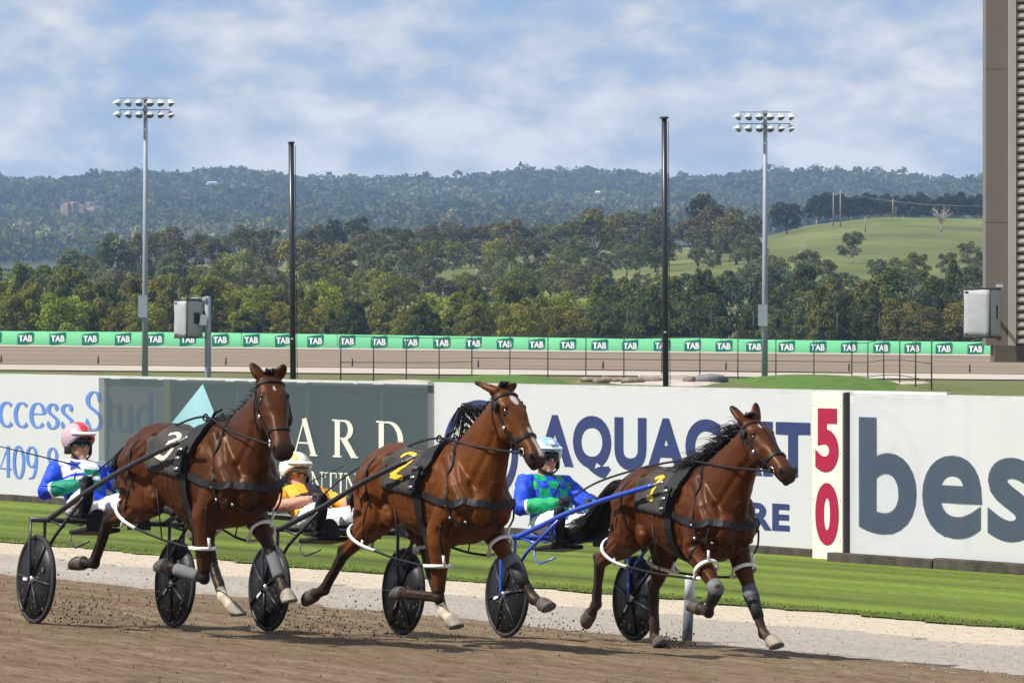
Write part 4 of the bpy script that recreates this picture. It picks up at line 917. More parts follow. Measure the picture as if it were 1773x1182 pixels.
M_hoofp = principled('pale_hoof', (0.23, 0.195, 0.155), 0.65, 0.3, var=0.3, vscale=14)
M_boot = principled('grey_felt_boot', (0.13, 0.135, 0.14), 0.85, 0.2, var=0.15, vscale=12)
M_bootb = principled('black_shin_boot', (0.018, 0.018, 0.02), 0.6, 0.3)
M_eye = principled('dark_eye', (0.012, 0.007, 0.005), 0.08, 0.7)
M_nostril = principled('nostril_dark', (0.006, 0.004, 0.004), 0.8, 0.1)
M_chrome = principled('buckle_metal', (0.62, 0.62, 0.60), 0.25, 0.5, 0.9)
M_cloth = principled('charcoal_saddle_cloth', (0.046, 0.042, 0.038), 0.85, 0.2, var=0.35, vscale=9, bump=0.3, bscale=40)
M_yellow = principled('yellow_numeral', (0.58, 0.37, 0.02), 0.6, 0.3)
M_wnum = principled('white_numeral', (0.45, 0.43, 0.38), 0.6, 0.3)

def ell_ring(c, t, side, hd, hw, n=26, off=0.0, ex=2.2):
    """superellipse section: hd along depth (side x t), hw along side"""
    c = Vector(c); t = Vector(t).normalized(); s = Vector(side).normalized(); d = s.cross(t).normalized()
    out = []
    for j in range(n):
        a = 2*math.pi*j/n; ca, sa = math.cos(a), math.sin(a)
        x = math.copysign(abs(ca)**(2/ex), ca); y = math.copysign(abs(sa)**(2/ex), sa)
        out.append(c + d*(off + hd*y) + s*(hw*x))
    return out
TORSO = [(.44, 1.20, 1.00, .075), (.39, 1.28, .90, .143), (.28, 1.385, .825, .195), (.14, 1.47, .785, .220), (0, 1.55, .775, .232), (-.12, 1.535, .77, .252), (-.28, 1.49, .785, .280), (-.44, 1.475, .825, .288), (-.60, 1.495, .885, .284), (-.75, 1.535, .93, .280), (-.90, 1.545, .95, .278), (-1.03, 1.505, 1.0, .25), (-1.14, 1.43, 1.05, .205), (-1.22, 1.33, 1.10, .14), (-1.255, 1.25, 1.14, .075)]
def ribbon(mb, pts, nors, w, th=0.006):
    n = len(pts); rings = []
    for i in range(n):
        t = (pts[min(i + 1, n - 1)] - pts[max(i - 1, 0)]); t = t.normalized() if t.length > 1e-8 else Vector((1, 0, 0))
        nr = nors[i] - t*nors[i].dot(t); nr.normalize(); s = t.cross(nr)
        rings.append([pts[i] + s*w/2, pts[i] + s*w/2 + nr*th, pts[i] - s*w/2 + nr*th, pts[i] - s*w/2])
    mb.loft(rings)
def on_skin(bvh, pts, w, off=0.006, th=0.006, k=8, closed=False, mb=None, smooth_n=2):
    """strap that follows the skin nearest to a drawn path"""
    P = spline(pts, k, closed); loc = []; nor = []
    for p in P:
        l, nn, i, d = bvh.find_nearest(p); loc.append(l); nor.append(nn)
    if closed: loc.append(loc[0]); nor.append(nor[0])
    for _ in range(smooth_n):
        m = len(loc); nl = list(loc); nn_ = list(nor)
        for i in range(m):
            a, b = (i - 1, i + 1)
            if closed: a, b = (i - 1) % (m - 1), (i + 1) % (m - 1)
            if a < 0 or b >= m: continue
            nl[i] = loc[i]*0.5 + (loc[a] + loc[b])*0.25; nn_[i] = (nor[i]*0.5 + (nor[a] + nor[b])*0.25).normalized()
        loc, nor = nl, nn_
    for i in range(len(loc)):
        l_, n2, _i, _d = bvh.find_nearest(loc[i]); h_ = (loc[i] - l_).dot(n2)
        if h_ < 0: loc[i] = l_; nor[i] = (nor[i] + n2).normalized()
    mb = mb or MB(); ribbon(mb, [l + n_*off for l, n_ in zip(loc, nor)], nor, w, th); return mb
def strands(roots, mat_name, name, parent, path, n, seed, spread=0.03, r=0.0045, seg=7, curl=0.02):
    """hair: tapered strands; path(u, rnd) gives the control points of one strand"""
    r_ = random.Random(seed); mb = MB()
    for i in range(n):
        pts = spline(path(i/max(1, n - 1), r_), 3); m = len(pts)
        rr = r*r_.uniform(0.6, 1.25); mb.tube(pts, [rr*(1 - 0.85*j/(m - 1)) for j in range(m)], 3, cap=False)
    return mb.obj(name, mat_name, parent)
def hoof_parts(root, fet, toe, pale, dark=True):
    fet, toe = Vector(fet), Vector(toe); a = (toe - fet).normalized(); L = (toe - fet).length
    cor = fet.lerp(toe, 0.50)
    ang = R(-42); sx_ = Vector((a.x, 0, a.z)); s_l = sx_.length; sx_.normalize()
    sole = Vector((sx_.x*math.cos(ang) - sx_.z*math.sin(ang), a.y*0.5, sx_.x*math.sin(ang) + sx_.z*math.cos(ang))).normalized()
    side = Vector((0, 1, 0)); rings = []
    for k, (u, rad) in enumerate(((-0.06, .048), (0.08, .053), (0.45, .056), (0.85, .060), (1.0, .061))):
        t = a.lerp(sole, min(1, u*1.1 if u > 0 else 0)).normalized(); c = cor + a*(u*L*0.42) - (side.cross(t)).normalized()*0.006*u
        rings.append(ell_ring(c, t, side, rad*1.08, rad*0.96, 18, ex=2.0))
    mb = MB(); mb.loft(rings); h = mb.obj('hoof', M_hoofp if pale else M_hoof, root)
    sh = MB(); t = sole; c = cor + a*(L*0.42) ; sh.loft([ell_ring(c + t*q, t, side, 0.061*1.07, .059, 18, ex=2.0) for q in (-0.001, 0.008)]); sh.obj('shoe', M_strapg, h)
    return cor

HORSES = {}
def horse(k, W, ang, g, sc, dx, dz, legs, poll, hdir, hyaw, base, lower, label, white, mane_style, tail_path, num, nummat, boots, ears, neck_mid):
    root = empty('horse', (W[0], W[1], g), R(ang), label=label, category='horse', group='racing horses')
    B = lambda x, y, z: Vector((x*sc + dx, y*sc, z*sc + dz))
    mb = MB()
    rings = []
    for (x, zt, zb, hw) in TORSO:
        ring = []; zc, hz_ = (zt + zb)/2, (zt - zb)/2
        for j in range(30):
            a = 2*math.pi*j/30; ca, sa = math.cos(a), math.sin(a)
            y = math.copysign(abs(ca)**(2/2.25), ca)*hw; z = math.copysign(abs(sa)**(2/2.25), sa)*hz_
            pinch = 0.42 if x > -0.25 and x < 0.3 else 0.12
            if sa > 0: y *= 1 - pinch*sa**2.2
            else: y *= 1 - 0.10*sa*sa
            ring.append(B(x, y, zc + z))
        rings.append(ring)
    mb.loft(rings)
    # muscle masses: shoulder, breast, stifle, quarter
    for s in (-1, 1):
        mb.tube([B(.10, s*.09, 1.42), B(.22, s*.135, 1.22), B(.30, s*.138, 1.08), B(.20, s*.14, .95)], [.08, .12, .12, .085], 14)
        mb.ell(B(.365, s*.092, 1.05), (.105*sc, .09*sc, .14*sc)); mb.ell(B(.03, s*.178, 1.05), (.14*sc, .075*sc, .13*sc)); mb.tube([B(.0, s*.12, 1.46), B(.18, s*.162, 1.27), B(.33, s*.152, 1.12)], [.05, .062, .066], 12); mb.ell(B(-.66, s*.205, 1.0), (.10*sc, .075*sc, .12*sc)); mb.ell(B(-.62, s*.23, 1.38), (.07*sc, .06*sc, .06*sc))
        mb.tube([B(-.66, s*.17, 1.42), B(-.80, s*.165, 1.30), B(-.98, s*.165, 1.22), B(-1.12, s*.13, 1.14)], [.08, .155, .155, .10], 14)
    # legs
    LEG = {}
    for leg, J in legs.items():
        s = -1 if leg[0] == 'R' else 1; J = [Vector(p) for p in J]; LEG[leg] = J
        e, kn, ft, to = J; cor = ft.lerp(to, 0.56)
        if leg[1] == 'F':
            sh = B(.17, s*.130, 1.16); mid = e.lerp(kn, .35); d = (kn - e).normalized(); fw = Vector((0, 1, 0)).cross(d)
            mb.tube([sh, sh.lerp(e, .55), e + Vector((0.01, 0, 0)), mid, e.lerp(kn, .72), kn - d*.045], [.14, .125, .105, .082, .056, .047], 16)
            mb.ell(e + Vector((-.035, 0, .03)), (.075, .06, .09))
            mb.ell(kn, (.047, .047, .052)); c = (ft - kn).normalized()
            mb.tube([kn, kn + c*.05, kn.lerp(ft, .5), ft - c*.04, ft], [.047, .041, .038, .039, .047], 12)
        else:
            hip = B(-.84, s*.14, 1.25); d = (kn - e).normalized()
            mb.tube([hip, hip.lerp(e, .5) + Vector((-.02, 0, 0)), e, e.lerp(kn, .3), e.lerp(kn, .62), kn - d*.06, kn], [.185, .17, .135, .105, .072, .052, .046], 16)
            butt = B(-1.07, s*.13, 1.14); mb.tube([butt, butt.lerp(e.lerp(kn, .45), .55), e.lerp(kn, .55)], [.13, .10, .058], 14)
            # hamstring and point of hock behind the joint
            c = (ft - kn).normalized(); back = (d - c).normalized() if (d - c).length > .05 else Vector((-1, 0, 0))
            mb.ell(kn, (.050, .045, .056)); mb.tube([e.lerp(kn, .70) + back*.03, kn + back*.045 - c*.035, kn + back*.02 + c*.05], [.022, .030, .024], 10)
            mb.tube([kn, kn + c*.06, kn.lerp(ft, .5), ft - c*.04, ft], [.050, .043, .039, .040, .048], 12)
        mb.ell(ft, (.051, .046, .051)); q = (to - ft).normalized()
        mb.tube([ft, ft.lerp(cor, .5), cor], [.046, .041, .049], 12)
    # neck
    poll = Vector(poll); hy = Matrix.Rotation(R(hyaw), 3, 'Z')
    hd = hy @ Vector((hdir[0], 0, hdir[1])).normalized(); hs = hy @ Vector((0, 1, 0)); hf = hs.cross(hd)*-1
    if hf.x < 0 and hf.z < 0: hf = -hf
    hf = hf if hf.dot(hy @ Vector((1, 0, 0.3))) > 0 else -hf
    A0, A1 = B(.02, 0, 1.20), B(.20, 0, 1.335); A3 = poll + hd*.10 - hf*.075
    A2 = Vector(neck_mid) if neck_mid else A1.lerp(A3, .52) + Vector((.0, 0, .01))
    ax = spline([A0, A1, A2, A3], 6); m = len(ax); rings = []
    for i, p in enumerate(ax):
        u = i/(m - 1); t = ax[min(i + 1, m - 1)] - ax[max(i - 1, 0)]
        hdpt = .38 + (.150 - .38)*sstep(np.array(u), .10, 1.0)**0.85; hwid = .180 + (.096 - .180)*sstep(np.array(u), .05, .95)
        rings.append(ell_ring(p, t, Vector((0, 1, 0)).lerp(hs, u), float(hdpt)*sc, float(hwid)*sc, 26, ex=2.05))
    mb.loft(rings)
    # head: sections down the face (distance from poll, half width, front, back)
    HS = 1.06*sc
    SEC = [(-.045, .050, .015, .06), (0, .076, .040, .10), (.07, .094, .058, .125), (.14, .102, .066, .155), (.20, .098, .066, .185), (.27, .083, .060, .182), (.35, .066, .054, .145), (.43, .060, .050, .105), (.50, .059, .048, .088), (.555, .067, .046, .084), (.60, .064, .034, .078), (.635, .046, .008, .055)]
    rings = []
    for (s_, w_, f_, b_) in SEC:
        rings.append(ell_ring(poll + hd*(s_*HS) + hf*((f_ - b_)/2*HS), hd, hs, (f_ + b_)/2*HS, w_*HS*1.10, 28, ex=2.7))
    mb.loft(rings)
    HP = lambda s_, y, f_: poll + hd*(s_*HS) + hs*(y*HS) + hf*(f_*HS)
    mb.ell(HP(.60, 0, -.062), (.034, .036, .034))                             # chin
    for s in (-1, 1):
        mb.ell(HP(.148, s*.088, .030), (.026, .020, .026)); mb.tube([HP(.20, s*.088, -.03), HP(.30, s*.072, -.028), HP(.38, s*.052, -.022)], [.018, .016, .010], 10)                    # brow over the eye
        mb.ell(HP(.26, s*.070, -.085), (.085, .040, .085))                    # jowl
        mb.ell(HP(.570, s*.052, .012), (.034, .022, .032))                    # nostril rim
        er = HP(-.03, s*.058, .0); et = Vector(ears[0 if s < 0 else 1]); et = et + (et - er)*.34; mm = er.lerp(et, .45)
        mb.tube([er - (et - er)*.12, er.lerp(et, .2), mm, er.lerp(et, .78), et], [(.036, .030), (.050, .032), (.048, .028), (.034, .022), (.014, .012)], 12, side=hs)
    me = remesh(mb, 0.0105, 4, 0.5)
    P = coords(me); nrm = np.empty(len(P)*3); me.vertices.foreach_get('normal', nrm); nrm = nrm.reshape(-1, 3)
    big = np.array([mnoise.noise(Vector(p)*7.0 + Vector((k*7, 0, 0))) + .5*mnoise.noise(Vector(p)*17) for p in P]); fine = np.array([mnoise.noise(Vector(p)*46) for p in P])
    P = P + nrm*(big*.0072)[:, None]; me.vertices.foreach_set('co', P.ravel()); me.update()
    bt_ = BVHTree.FromPolygons([Vector(p) for p in P], [tuple(f.vertices) for f in me.polygons])
    def groove(pts, depth, w=.022):           # a crease between two muscles with a slight swell on both sides
        nonlocal P
        sp_ = [bt_.find_nearest(q)[0] for q in spline(pts, 5)]; dm = np.full(len(P), 9.0)
        for a_, b_ in zip(sp_, sp_[1:]): dm = np.minimum(dm, seg_dist(P, a_, b_)[0])
        P = P + nrm*(-depth*np.exp(-(dm/w)**2) + .45*depth*np.exp(-((dm - 2.1*w)/w)**2))[:, None]
    for s in (-1, 1):
        for pts, dp in (([(-.10, .26, 1.36), (-.14, .29, 1.15), (-.12, .27, .95)], .013), ([(.10, .14, 1.46), (.24, .21, 1.26), (.37, .17, 1.06)], .013), ([(.02, .15, 1.46), (.14, .24, 1.24), (.21, .25, 1.08)], .007), ([(-.58, .27, 1.40), (-.62, .29, 1.22), (-.62, .25, 1.02)], .014), ([(-1.0, .24, 1.42), (-1.05, .25, 1.2), (-1.0, .22, .98)], .013), ([(-.72, .28, 1.38), (-.87, .30, 1.22), (-.90, .27, 1.04)], .009), ([(.30, .22, 1.02), (.20, .25, .94), (.08, .24, .90)], .010)):
            groove([B(x_, s*y_, z_) for x_, y_, z_ in pts], dp*.75)
        groove([B(.34, s*.14, 1.25), A2 + Vector((.09, s*.10, -.10)), HP(.22, s*.09, -.20)], .007)
        for x_ in (-.27, -.34, -.41, -.48): groove([B(x_, s*.3, 1.28), B(x_ - .03, s*.3, 1.10), B(x_ - .02, s*.26, .95)], .0035, .014)
        for leg in (('RF', 'RH') if s < 0 else ('LF', 'LH')):
            J = LEG[leg]; o_ = Vector((0, s*.09, 0)); groove([J[0].lerp(J[1], .1) + o_, J[0].lerp(J[1], .5) + o_, J[0].lerp(J[1], .85) + o_*.6], .007, .016); groove([J[1].lerp(J[2], .1) + o_*.5, J[1].lerp(J[2], .9) + o_*.5], .005, .010)
    groove([B(.50, 0, 1.22), B(.50, 0, 1.06), B(.42, 0, .90)], .016)
    me.vertices.foreach_set('co', P.ravel()); me.update()
    col = np.tile(np.array(base, float), (len(P), 1))
    # natural coat: lighter flanks and elbows, darker along the back and neck crest
    zr = (P[:, 2] - dz)/sc; xr = (P[:, 0] - dx)/sc
    f_ = sstep(zr, 1.35, 1.56)*sstep(-xr, -.4, .1); col *= (1 - 0.30*f_)[:, None]
    for (c, r) in (((-.72, -.29, .98), .18), ((-.72, .29, .98), .18), ((.0, -.22, .86), .14), ((-.95, -.2, 1.0), .16)):
        d = np.linalg.norm(P - np.array(B(*c)), axis=1); k_ = np.exp(-(d/(r*sc))**2)[:, None]; col = col*(1 + 0.35*k_)
    lowc = np.array(lower, float)
    for leg, J in LEG.items():
        d1, t1 = seg_dist(P, J[1], J[2]); d2, t2 = seg_dist(P, J[2], J[3]); d0, t0 = seg_dist(P, J[0].lerp(J[1], .35), J[1])
        wgt = np.maximum((d1 < .085)*1.0, (d2 < .085)*1.0)
        wgt = np.maximum(wgt, (d0 < .10)*sstep(t0, .30 if k == 1 else .62, .95)); wgt = np.where((d0 < d1 - .02) & (t0 < .9), (d0 < .10)*sstep(t0, .30 if k == 1 else .62, .95), wgt)
        col = col*(1 - wgt[:, None]) + lowc*wgt[:, None]
        if leg in white:
            w2 = ((d2 < .09)*sstep(t2, -.05, .06)*(np.minimum(d1, 9) > 0) ).astype(float); w2 = np.maximum(w2, (d1 < .07)*sstep(t1, .86, .93))
            col = col*(1 - w2[:, None]) + np.array((.52, .46, .34))*w2[:, None]
    rel = P - np.array(poll); s_ = rel @ np.array(hd)/HS; f2 = rel @ np.array(hf)/HS; y2 = rel @ np.array(hs)/HS
    ishead = (s_ > -.1) & (f2 > -.25) & (np.abs(y2) < .15) & (np.linalg.norm(rel, axis=1) < .75)
    mz = ishead*sstep(s_ + 0.1*(f2 < -.02), .50, .585); col = col*(1 - mz[:, None]*.85) + np.array((.016, .012, .011))*mz[:, None]*.85
    for s in (-1, 1):
        d = np.linalg.norm(P - np.array(HP(.165, s*.10, .02)), axis=1); k_ = np.exp(-(d/.055)**2)[:, None]; col = col*(1 - .72*k_)
    if k == 2:
        st = ishead*(f2 > .0)*np.maximum(sstep(-((y2/.03)**2 + ((s_ - .10)/.05)**2), -1.1, -.7), sstep(-np.abs(y2 - .012), -.026, -.018)*sstep(s_, .33, .36)*sstep(-s_, -.60, -.57)); col = col*(1 - st[:, None]) + np.array((.48, .44, .40))*st[:, None]
    elif k == 3:
        st = ishead*(f2 > 0)*sstep(-((y2/.024)**2 + ((s_ - .10)/.026)**2), -1.15, -.7); col = col*(1 - st[:, None]) + np.array((.48, .44, .40))*st[:, None]
    else:
        st = ishead*(f2 > 0)*sstep(-((y2/.008)**2 + ((s_ - .10)/.022)**2), -1.2, -.7)*.7; col = col*(1 - st[:, None]) + np.array((.55, .5, .46))*st[:, None]
    for i_, s in enumerate((-1, 1)):
        dE, tE = seg_dist(P, HP(-.03, s*.058, 0), ears[i_]); k_ = (dE < .05)*sstep(tE, .75, 1.0)*.7; col = col*(1 - k_[:, None])
    dust = np.zeros(len(P))
    for leg, J in LEG.items():
        for a_, b_ in ((J[1], J[2]), (J[2], J[3])):
            d1, t1 = seg_dist(P, a_, b_); dust = np.maximum(dust, (d1 < .1)*.5*sstep(fine + .6*big, .05, .55))
    col = col*(1 - dust[:, None]*.35) + np.array((.115, .088, .058))*(dust*.35)[:, None]
    set_col(me, col, 'Col'); mk('body', me, M_coat, root)
    V = [Vector(v) for v in P]; bvh = BVHTree.FromPolygons(V, [tuple(p.vertices) for p in me.polygons])
    for s in (-1, 1):
        e_ = bvh.find_nearest(HP(.180, s*.13, .022)); MB().ell(e_[0] - e_[1]*.004, (.021, .031, .013), 12, 8, e_[1].to_track_quat('Z', 'Y').to_matrix()).obj('eye', M_eye, root)
        n_ = bvh.find_nearest(HP(.572, s*.09, .022)); Rm = n_[1].to_track_quat('Z', 'Y').to_matrix(); MB().ell(n_[0] - n_[1]*.002, (.018, .027, .006), 12, 6, Rm).obj('nostril', M_nostril, root)
    for leg, J in LEG.items(): hoof_parts(root, J[2], J[3], leg in white or k == 3 and leg == 'LF' or k == 1 and leg == 'LF')
    # ---- hair
    crest = []
    for i in range(40):
        u = i/39; a = ax[int(2 + (m - 3)*u*0.985)]; l = bvh.ray_cast(a + Vector((-.75, 0, .85)), (a - (a + Vector((-.75, 0, .85)))).normalized())
        crest.append(l[0] if l[0] is not None else a)
    def mane(u, r_):
        c = crest[min(39, int(u*39))]; y_ = r_.uniform(-.02, .02)
        if mane_style == 'short': L_, d_ = r_.uniform(.03, .07), Vector((-.7, r_.uniform(-.5, .2), .6))
        elif mane_style == 'curl':
            b = math.exp(-((u - .64)/.13)**2); L_ = .05 + .25*b; d_ = Vector((-.85, -.25, .55 + .3*b))
        else: L_ = r_.uniform(.10, .24); d_ = Vector((-.95, -.35, .35 + (r_.random() < .22)*.7))
        p0 = c + Vector((0, y_, -.012)); d_ = d_.normalized(); gk = .09 if mane_style == 'curl' else .18; j = Vector((r_.gauss(0, gk), r_.gauss(0, gk), r_.gauss(0, gk*.8)))
        p1 = p0 + (d_ + j*.4)*L_*.4; p2 = p0 + (d_*.95 + j + Vector((-.1, 0, -.15)))*L_*.75
        p3 = p0 + (d_*(.75 if mane_style == 'curl' else 1.0) + j*1.3 + Vector((-.25, -.05, -.75 if mane_style == 'curl' else -.45)))*L_
        return [p0, p1, p2, p3]
    strands(None, M_hair, 'mane', root, mane, {'short': 160, 'curl': 420, 'flow': 460}[mane_style], 3 + k, r=.0065)
    def flock(u, r_):
        p0 = HP(-.04, r_.uniform(-.035, .035), .0); L_ = r_.uniform(.03, .055); d_ = (hf*.7 - hd*.55 + hs*r_.gauss(0, .35)).normalized()
        return [p0, p0 + d_*L_*.5, p0 + (d_ + hf*.5)*L_*.9, p0 + (d_*.6 + hf*.9 + hd*.3)*L_]
    strands(None, M_hair, 'forelock', root, flock, 70, 9 + k, r=.007)
    dock = B(-1.215, 0, 1.375); tp = [dock] + [Vector(p) for p in tail_path]
    def tail(u, r_):
        n = len(tp); out = []; a = r_.uniform(0, 6.28); rad = r_.random()**.5; e = r_.uniform(.72, 1.08)
        for i, p in enumerate(tp):
            v = i/(n - 1); w = (.018 + .085*math.sin(min(1, v*1.2)*math.pi*.62))*rad
            q = tp[0].lerp(p, 1) if i == 0 else tp[i - 1].lerp(p, e if i == n - 1 else 1)
            out.append(q + Vector((0, math.cos(a)*w*1.2, math.sin(a)*w)) + Vector((r_.gauss(0, .012), r_.gauss(0, .02), r_.gauss(0, .014)))*v)
        return out
    strands(None, M_hair, 'tail', root, tail, 520 if k == 3 else 300, 20 + k, r=.0065)
    # ---- tack
    def around(x, a0, a1, n=14, zc=1.15):     # points round the barrel, angle from the top, negative = near side
        out = []
        for i in range(n + 1):
            a = R(a0 + (a1 - a0)*i/n); o = B(x, 0, zc); d_ = Vector((0, math.sin(a), math.cos(a))); l = bvh.ray_cast(o + d_*1.0, -d_)
            out.append(l[0] if l[0] is not None else o + d_*.3)
        return out
    SXx = -.19
    gm = MB(); on_skin(bvh, around(SXx, -178, 178, 26), .075, .006, .012, 2, mb=gm, smooth_n=4); gm.obj('girth', M_strap, root, smooth=False)
    pad = MB(); on_skin(bvh, around(SXx, -58, 58, 16), .15, .012, .032, 3, mb=pad); pad.obj('saddle_pad', M_strap, root, smooth=False)
    for s in (-1, 1):
        tg = MB(); pts = around(SXx - .01, s*46, s*84, 6); on_skin(bvh, pts, .085, .045, .02, 3, mb=tg); tg.obj('tug_flap', M_strap, root, smooth=False)
        bk = MB()
        for q in (0, 2, 4):
            l, n_, _, _ = bvh.find_nearest(pts[q + 1]); MB().box(l + n_*.072, (.05, .016, .022), n_.to_track_quat('Y', 'Z').to_matrix(), bev=.003).obj('buckle', M_chrome, root)
    top = around(SXx, -1, 1, 2)[1]
    th = MB(); th.box(top + Vector((0, 0, .045)), (.07, .12, .035), bev=.008)
    for s in (-1, 1): th.tube(spline([top + Vector((.0, s*.045, .06)), top + Vector((0, s*.07, .095)), top + Vector((0, s*.10, .075)), top + Vector((0, s*.085, .045))], 4), .007, 6)
    th.tube([top + Vector((-.02, 0, .06)), top + Vector((.02, 0, .11)), top + Vector((.10, 0, .13))], .012, 6); th.obj('terret', M_strap, root)
    # saddle cloth and number
    nx, na = 16, 24; xa, xb = -.66, -.235
    def cloth_pt(u, v, off):
        x = xa + (xb - xa)*u; a = R(-90 + 180*v); a *= 1 - .10*(1 - u); o = B(x, 0, 1.15); d_ = Vector((0, math.sin(a), math.cos(a))); l = bvh.ray_cast(o + d_*1.2, -d_)
        return l[0] + d_*(off + .004*math.sin(u*9 + v*14)) if l[0] is not None else o + d_*.3
    cm = MB(); P1 = [cloth_pt(i/nx, j/na, .020) for j in range(na + 1) for i in range(nx + 1)]; P0 = [cloth_pt(i/nx, j/na, .008) for j in range(na + 1) for i in range(nx + 1)]
    w_ = nx + 1; nn = len(P1); F1 = [(j*w_ + i, j*w_ + i + 1, (j + 1)*w_ + i + 1, (j + 1)*w_ + i) for j in range(na) for i in range(nx)]
    bd = [(i, i + 1) for i in range(nx)] + [(na*w_ + i + 1, na*w_ + i) for i in range(nx)] + [((j + 1)*w_, j*w_) for j in range(na)] + [(j*w_ + nx, (j + 1)*w_ + nx) for j in range(na)]
    cm.add(P1 + P0, F1 + [tuple(nn + q for q in reversed(f)) for f in F1] + [(b, a, a + nn, b + nn) for a, b in bd]); cloth = cm.obj('saddle_cloth', M_cloth, root)
    cb_ = BVHTree.FromPolygons([Vector(p) for p in P1], F1)
    def numeral(s):
        nm_ = MB()
        for st in {'1': [[(.25, .72), (.5, .95), (.5, .08)], [(.30, .08), (.70, .08)]], '2': [sm((.15, .72), (.3, .93), (.62, .93), (.78, .72), (.6, .45), (.12, .08)), [(.12, .08), (.85, .08)]], '3': [sm((.15, .85), (.45, .96), (.78, .78), (.48, .54)), sm((.45, .54), (.84, .38), (.6, .08), (.12, .14))]}[num]:
            pts = []
            for (a, b) in st:
                u = .20 + .58*a if s < 0 else .80 - .58*a; v = .5 + s*(.13 + .27*(1 - b)); pts.append(cloth_pt(u, v, .03))
            on_skin(cb_, pts, .040, .002, .003, 3, mb=nm_, smooth_n=1)
        nm_.obj('number', nummat, cloth, smooth=False)
    numeral(-1); numeral(1)
    # breast collar, neck strap and lower strap
    fr = B(.45, 0, 1.13)
    bc = MB(); path = [B(SXx + .05, -.27, 1.17), B(.0, -.28, 1.13), B(.20, -.25, 1.105), B(.34, -.17, 1.09), fr + Vector((0, 0, -.055)), B(.34, .17, 1.09), B(.2, .25, 1.105), B(0, .28, 1.13), B(SXx + .05, .27, 1.17)]
    on_skin(bvh, path, .052, .014, .008, 6, mb=bc, smooth_n=6); bc.obj('breast_collar', M_strap, root, smooth=False)
    ns = MB(); on_skin(bvh, [B(.18, -.25, 1.09), B(.17, -.2, 1.25), B(.12, -.12, 1.42), B(.08, 0, 1.60), B(.12, .12, 1.42), B(.17, .2, 1.25), B(.18, .25, 1.09)], .022, .009, .006, 6, mb=ns, smooth_n=6)
    on_skin(bvh, [B(.18, -.25, 1.09), B(.22, -.25, .98), B(.34, -.12, .965), B(.43, 0, .97), B(.34, .12, .965), B(.22, .25, .98)], .02, .009, .006, 6, mb=ns, smooth_n=6)
    on_skin(bvh, [B(.20, -.25, 1.0), B(.17, -.24, .9), B(.13, -.2, .82)], .018, .006, .005, 5, mb=ns); ns.obj('neck_strap', M_strap, root, smooth=False)
    for pt in (B(.18, -.27, 1.09), B(.20, -.26, .99), B(.30, -.17, .98)):
        l, n_, _, _ = bvh.find_nearest(pt); MB().ell(l + n_*.014, (.015, .015, .008), 10, 5, n_.to_track_quat('Z', 'Y').to_matrix()).obj('buckle', M_chrome, root)
    # bridle
    br = MB()
    def hring(s_, f0, w, rr=.16, tilt=0.0):
        pts = [HP(s_ + tilt*math.sin(a), math.cos(a)*rr, f0 + math.sin(a)*rr*1.2) for a in [2*math.pi*i/20 for i in range(20)]]
        on_skin(bvh, pts, w, .004, .007, 2, True, br)
    hring(.40 if k != 1 else .415, -.03, .026 if k != 1 else .001 + .014, tilt=.01)
    for s in (-1, 1):
        on_skin(bvh, [HP(.0, s*.10, -.03), HP(.10, s*.13, -.035), HP(.25, s*.13, -.045), HP(.38, s*.11, -.05), HP(.48, s*.09, -.045)], .022, .004, .007, 5, mb=br)
        on_skin(bvh, [HP(.02, s*.10, -.06), HP(.16, s*.12, -.13), HP(.28, s*.09, -.20)], .014, .004, .005, 5, mb=br)
    on_skin(bvh, [HP(.035, -.11, -.02), HP(.035, -.08, .06), HP(.03, 0, .09), HP(.035, .08, .06), HP(.035, .11, -.02)], .022, .004, .007, 5, mb=br)
    on_skin(bvh, [HP(.0, -.10, -.03), HP(-.05, -.06, -.05), HP(-.06, 0, -.06), HP(-.05, .06, -.05), HP(0, .10, -.03)], .022, .006, .007, 5, mb=br)
    if k == 3: on_skin(bvh, [HP(.03, 0, .09), HP(.15, -.0, .09), HP(.28, 0, .09), HP(.40, 0, .08)], .016, .004, .006, 5, mb=br)
    br.obj('bridle', M_strap, root, smooth=False)
    if k != 1:
        for s in (-1, 1):                       # cheek cup beside the eye, hood bit
            l, n_, _, _ = bvh.find_nearest(HP(.09, s*.13, -.02)); MB().box(l + n_*.02, (.06, .07, .018), n_.to_track_quat('Z', 'Y').to_matrix(), bev=.006).obj('blinker', M_strap, root)
    for s in (-1, 1):
        l, n_, _, _ = bvh.find_nearest(HP(.49, s*.09, -.045)); c_ = l + n_*.012
        rb = MB(); q_ = n_.to_track_quat('Z', 'Y').to_matrix(); rb.tube([c_ + q_ @ Vector((.03*math.cos(a), .03*math.sin(a), 0)) for a in [2*math.pi*i/14 for i in range(15)]], .0055, 6); rb.obj('bit_ring', M_chrome, root)
        l2, n2_, _, _ = bvh.find_nearest(HP(.27, s*.13, -.045)); MB().box(l2 + n2_*.014, (.022, .035, .006), n2_.to_track_quat('Z', 'Y').to_matrix()).obj('buckle', M_chrome, root)
    # hobbles: stiff white straps round forearm and gaskin, hung from the harness, joined along each side by black webbing
    ends = {}
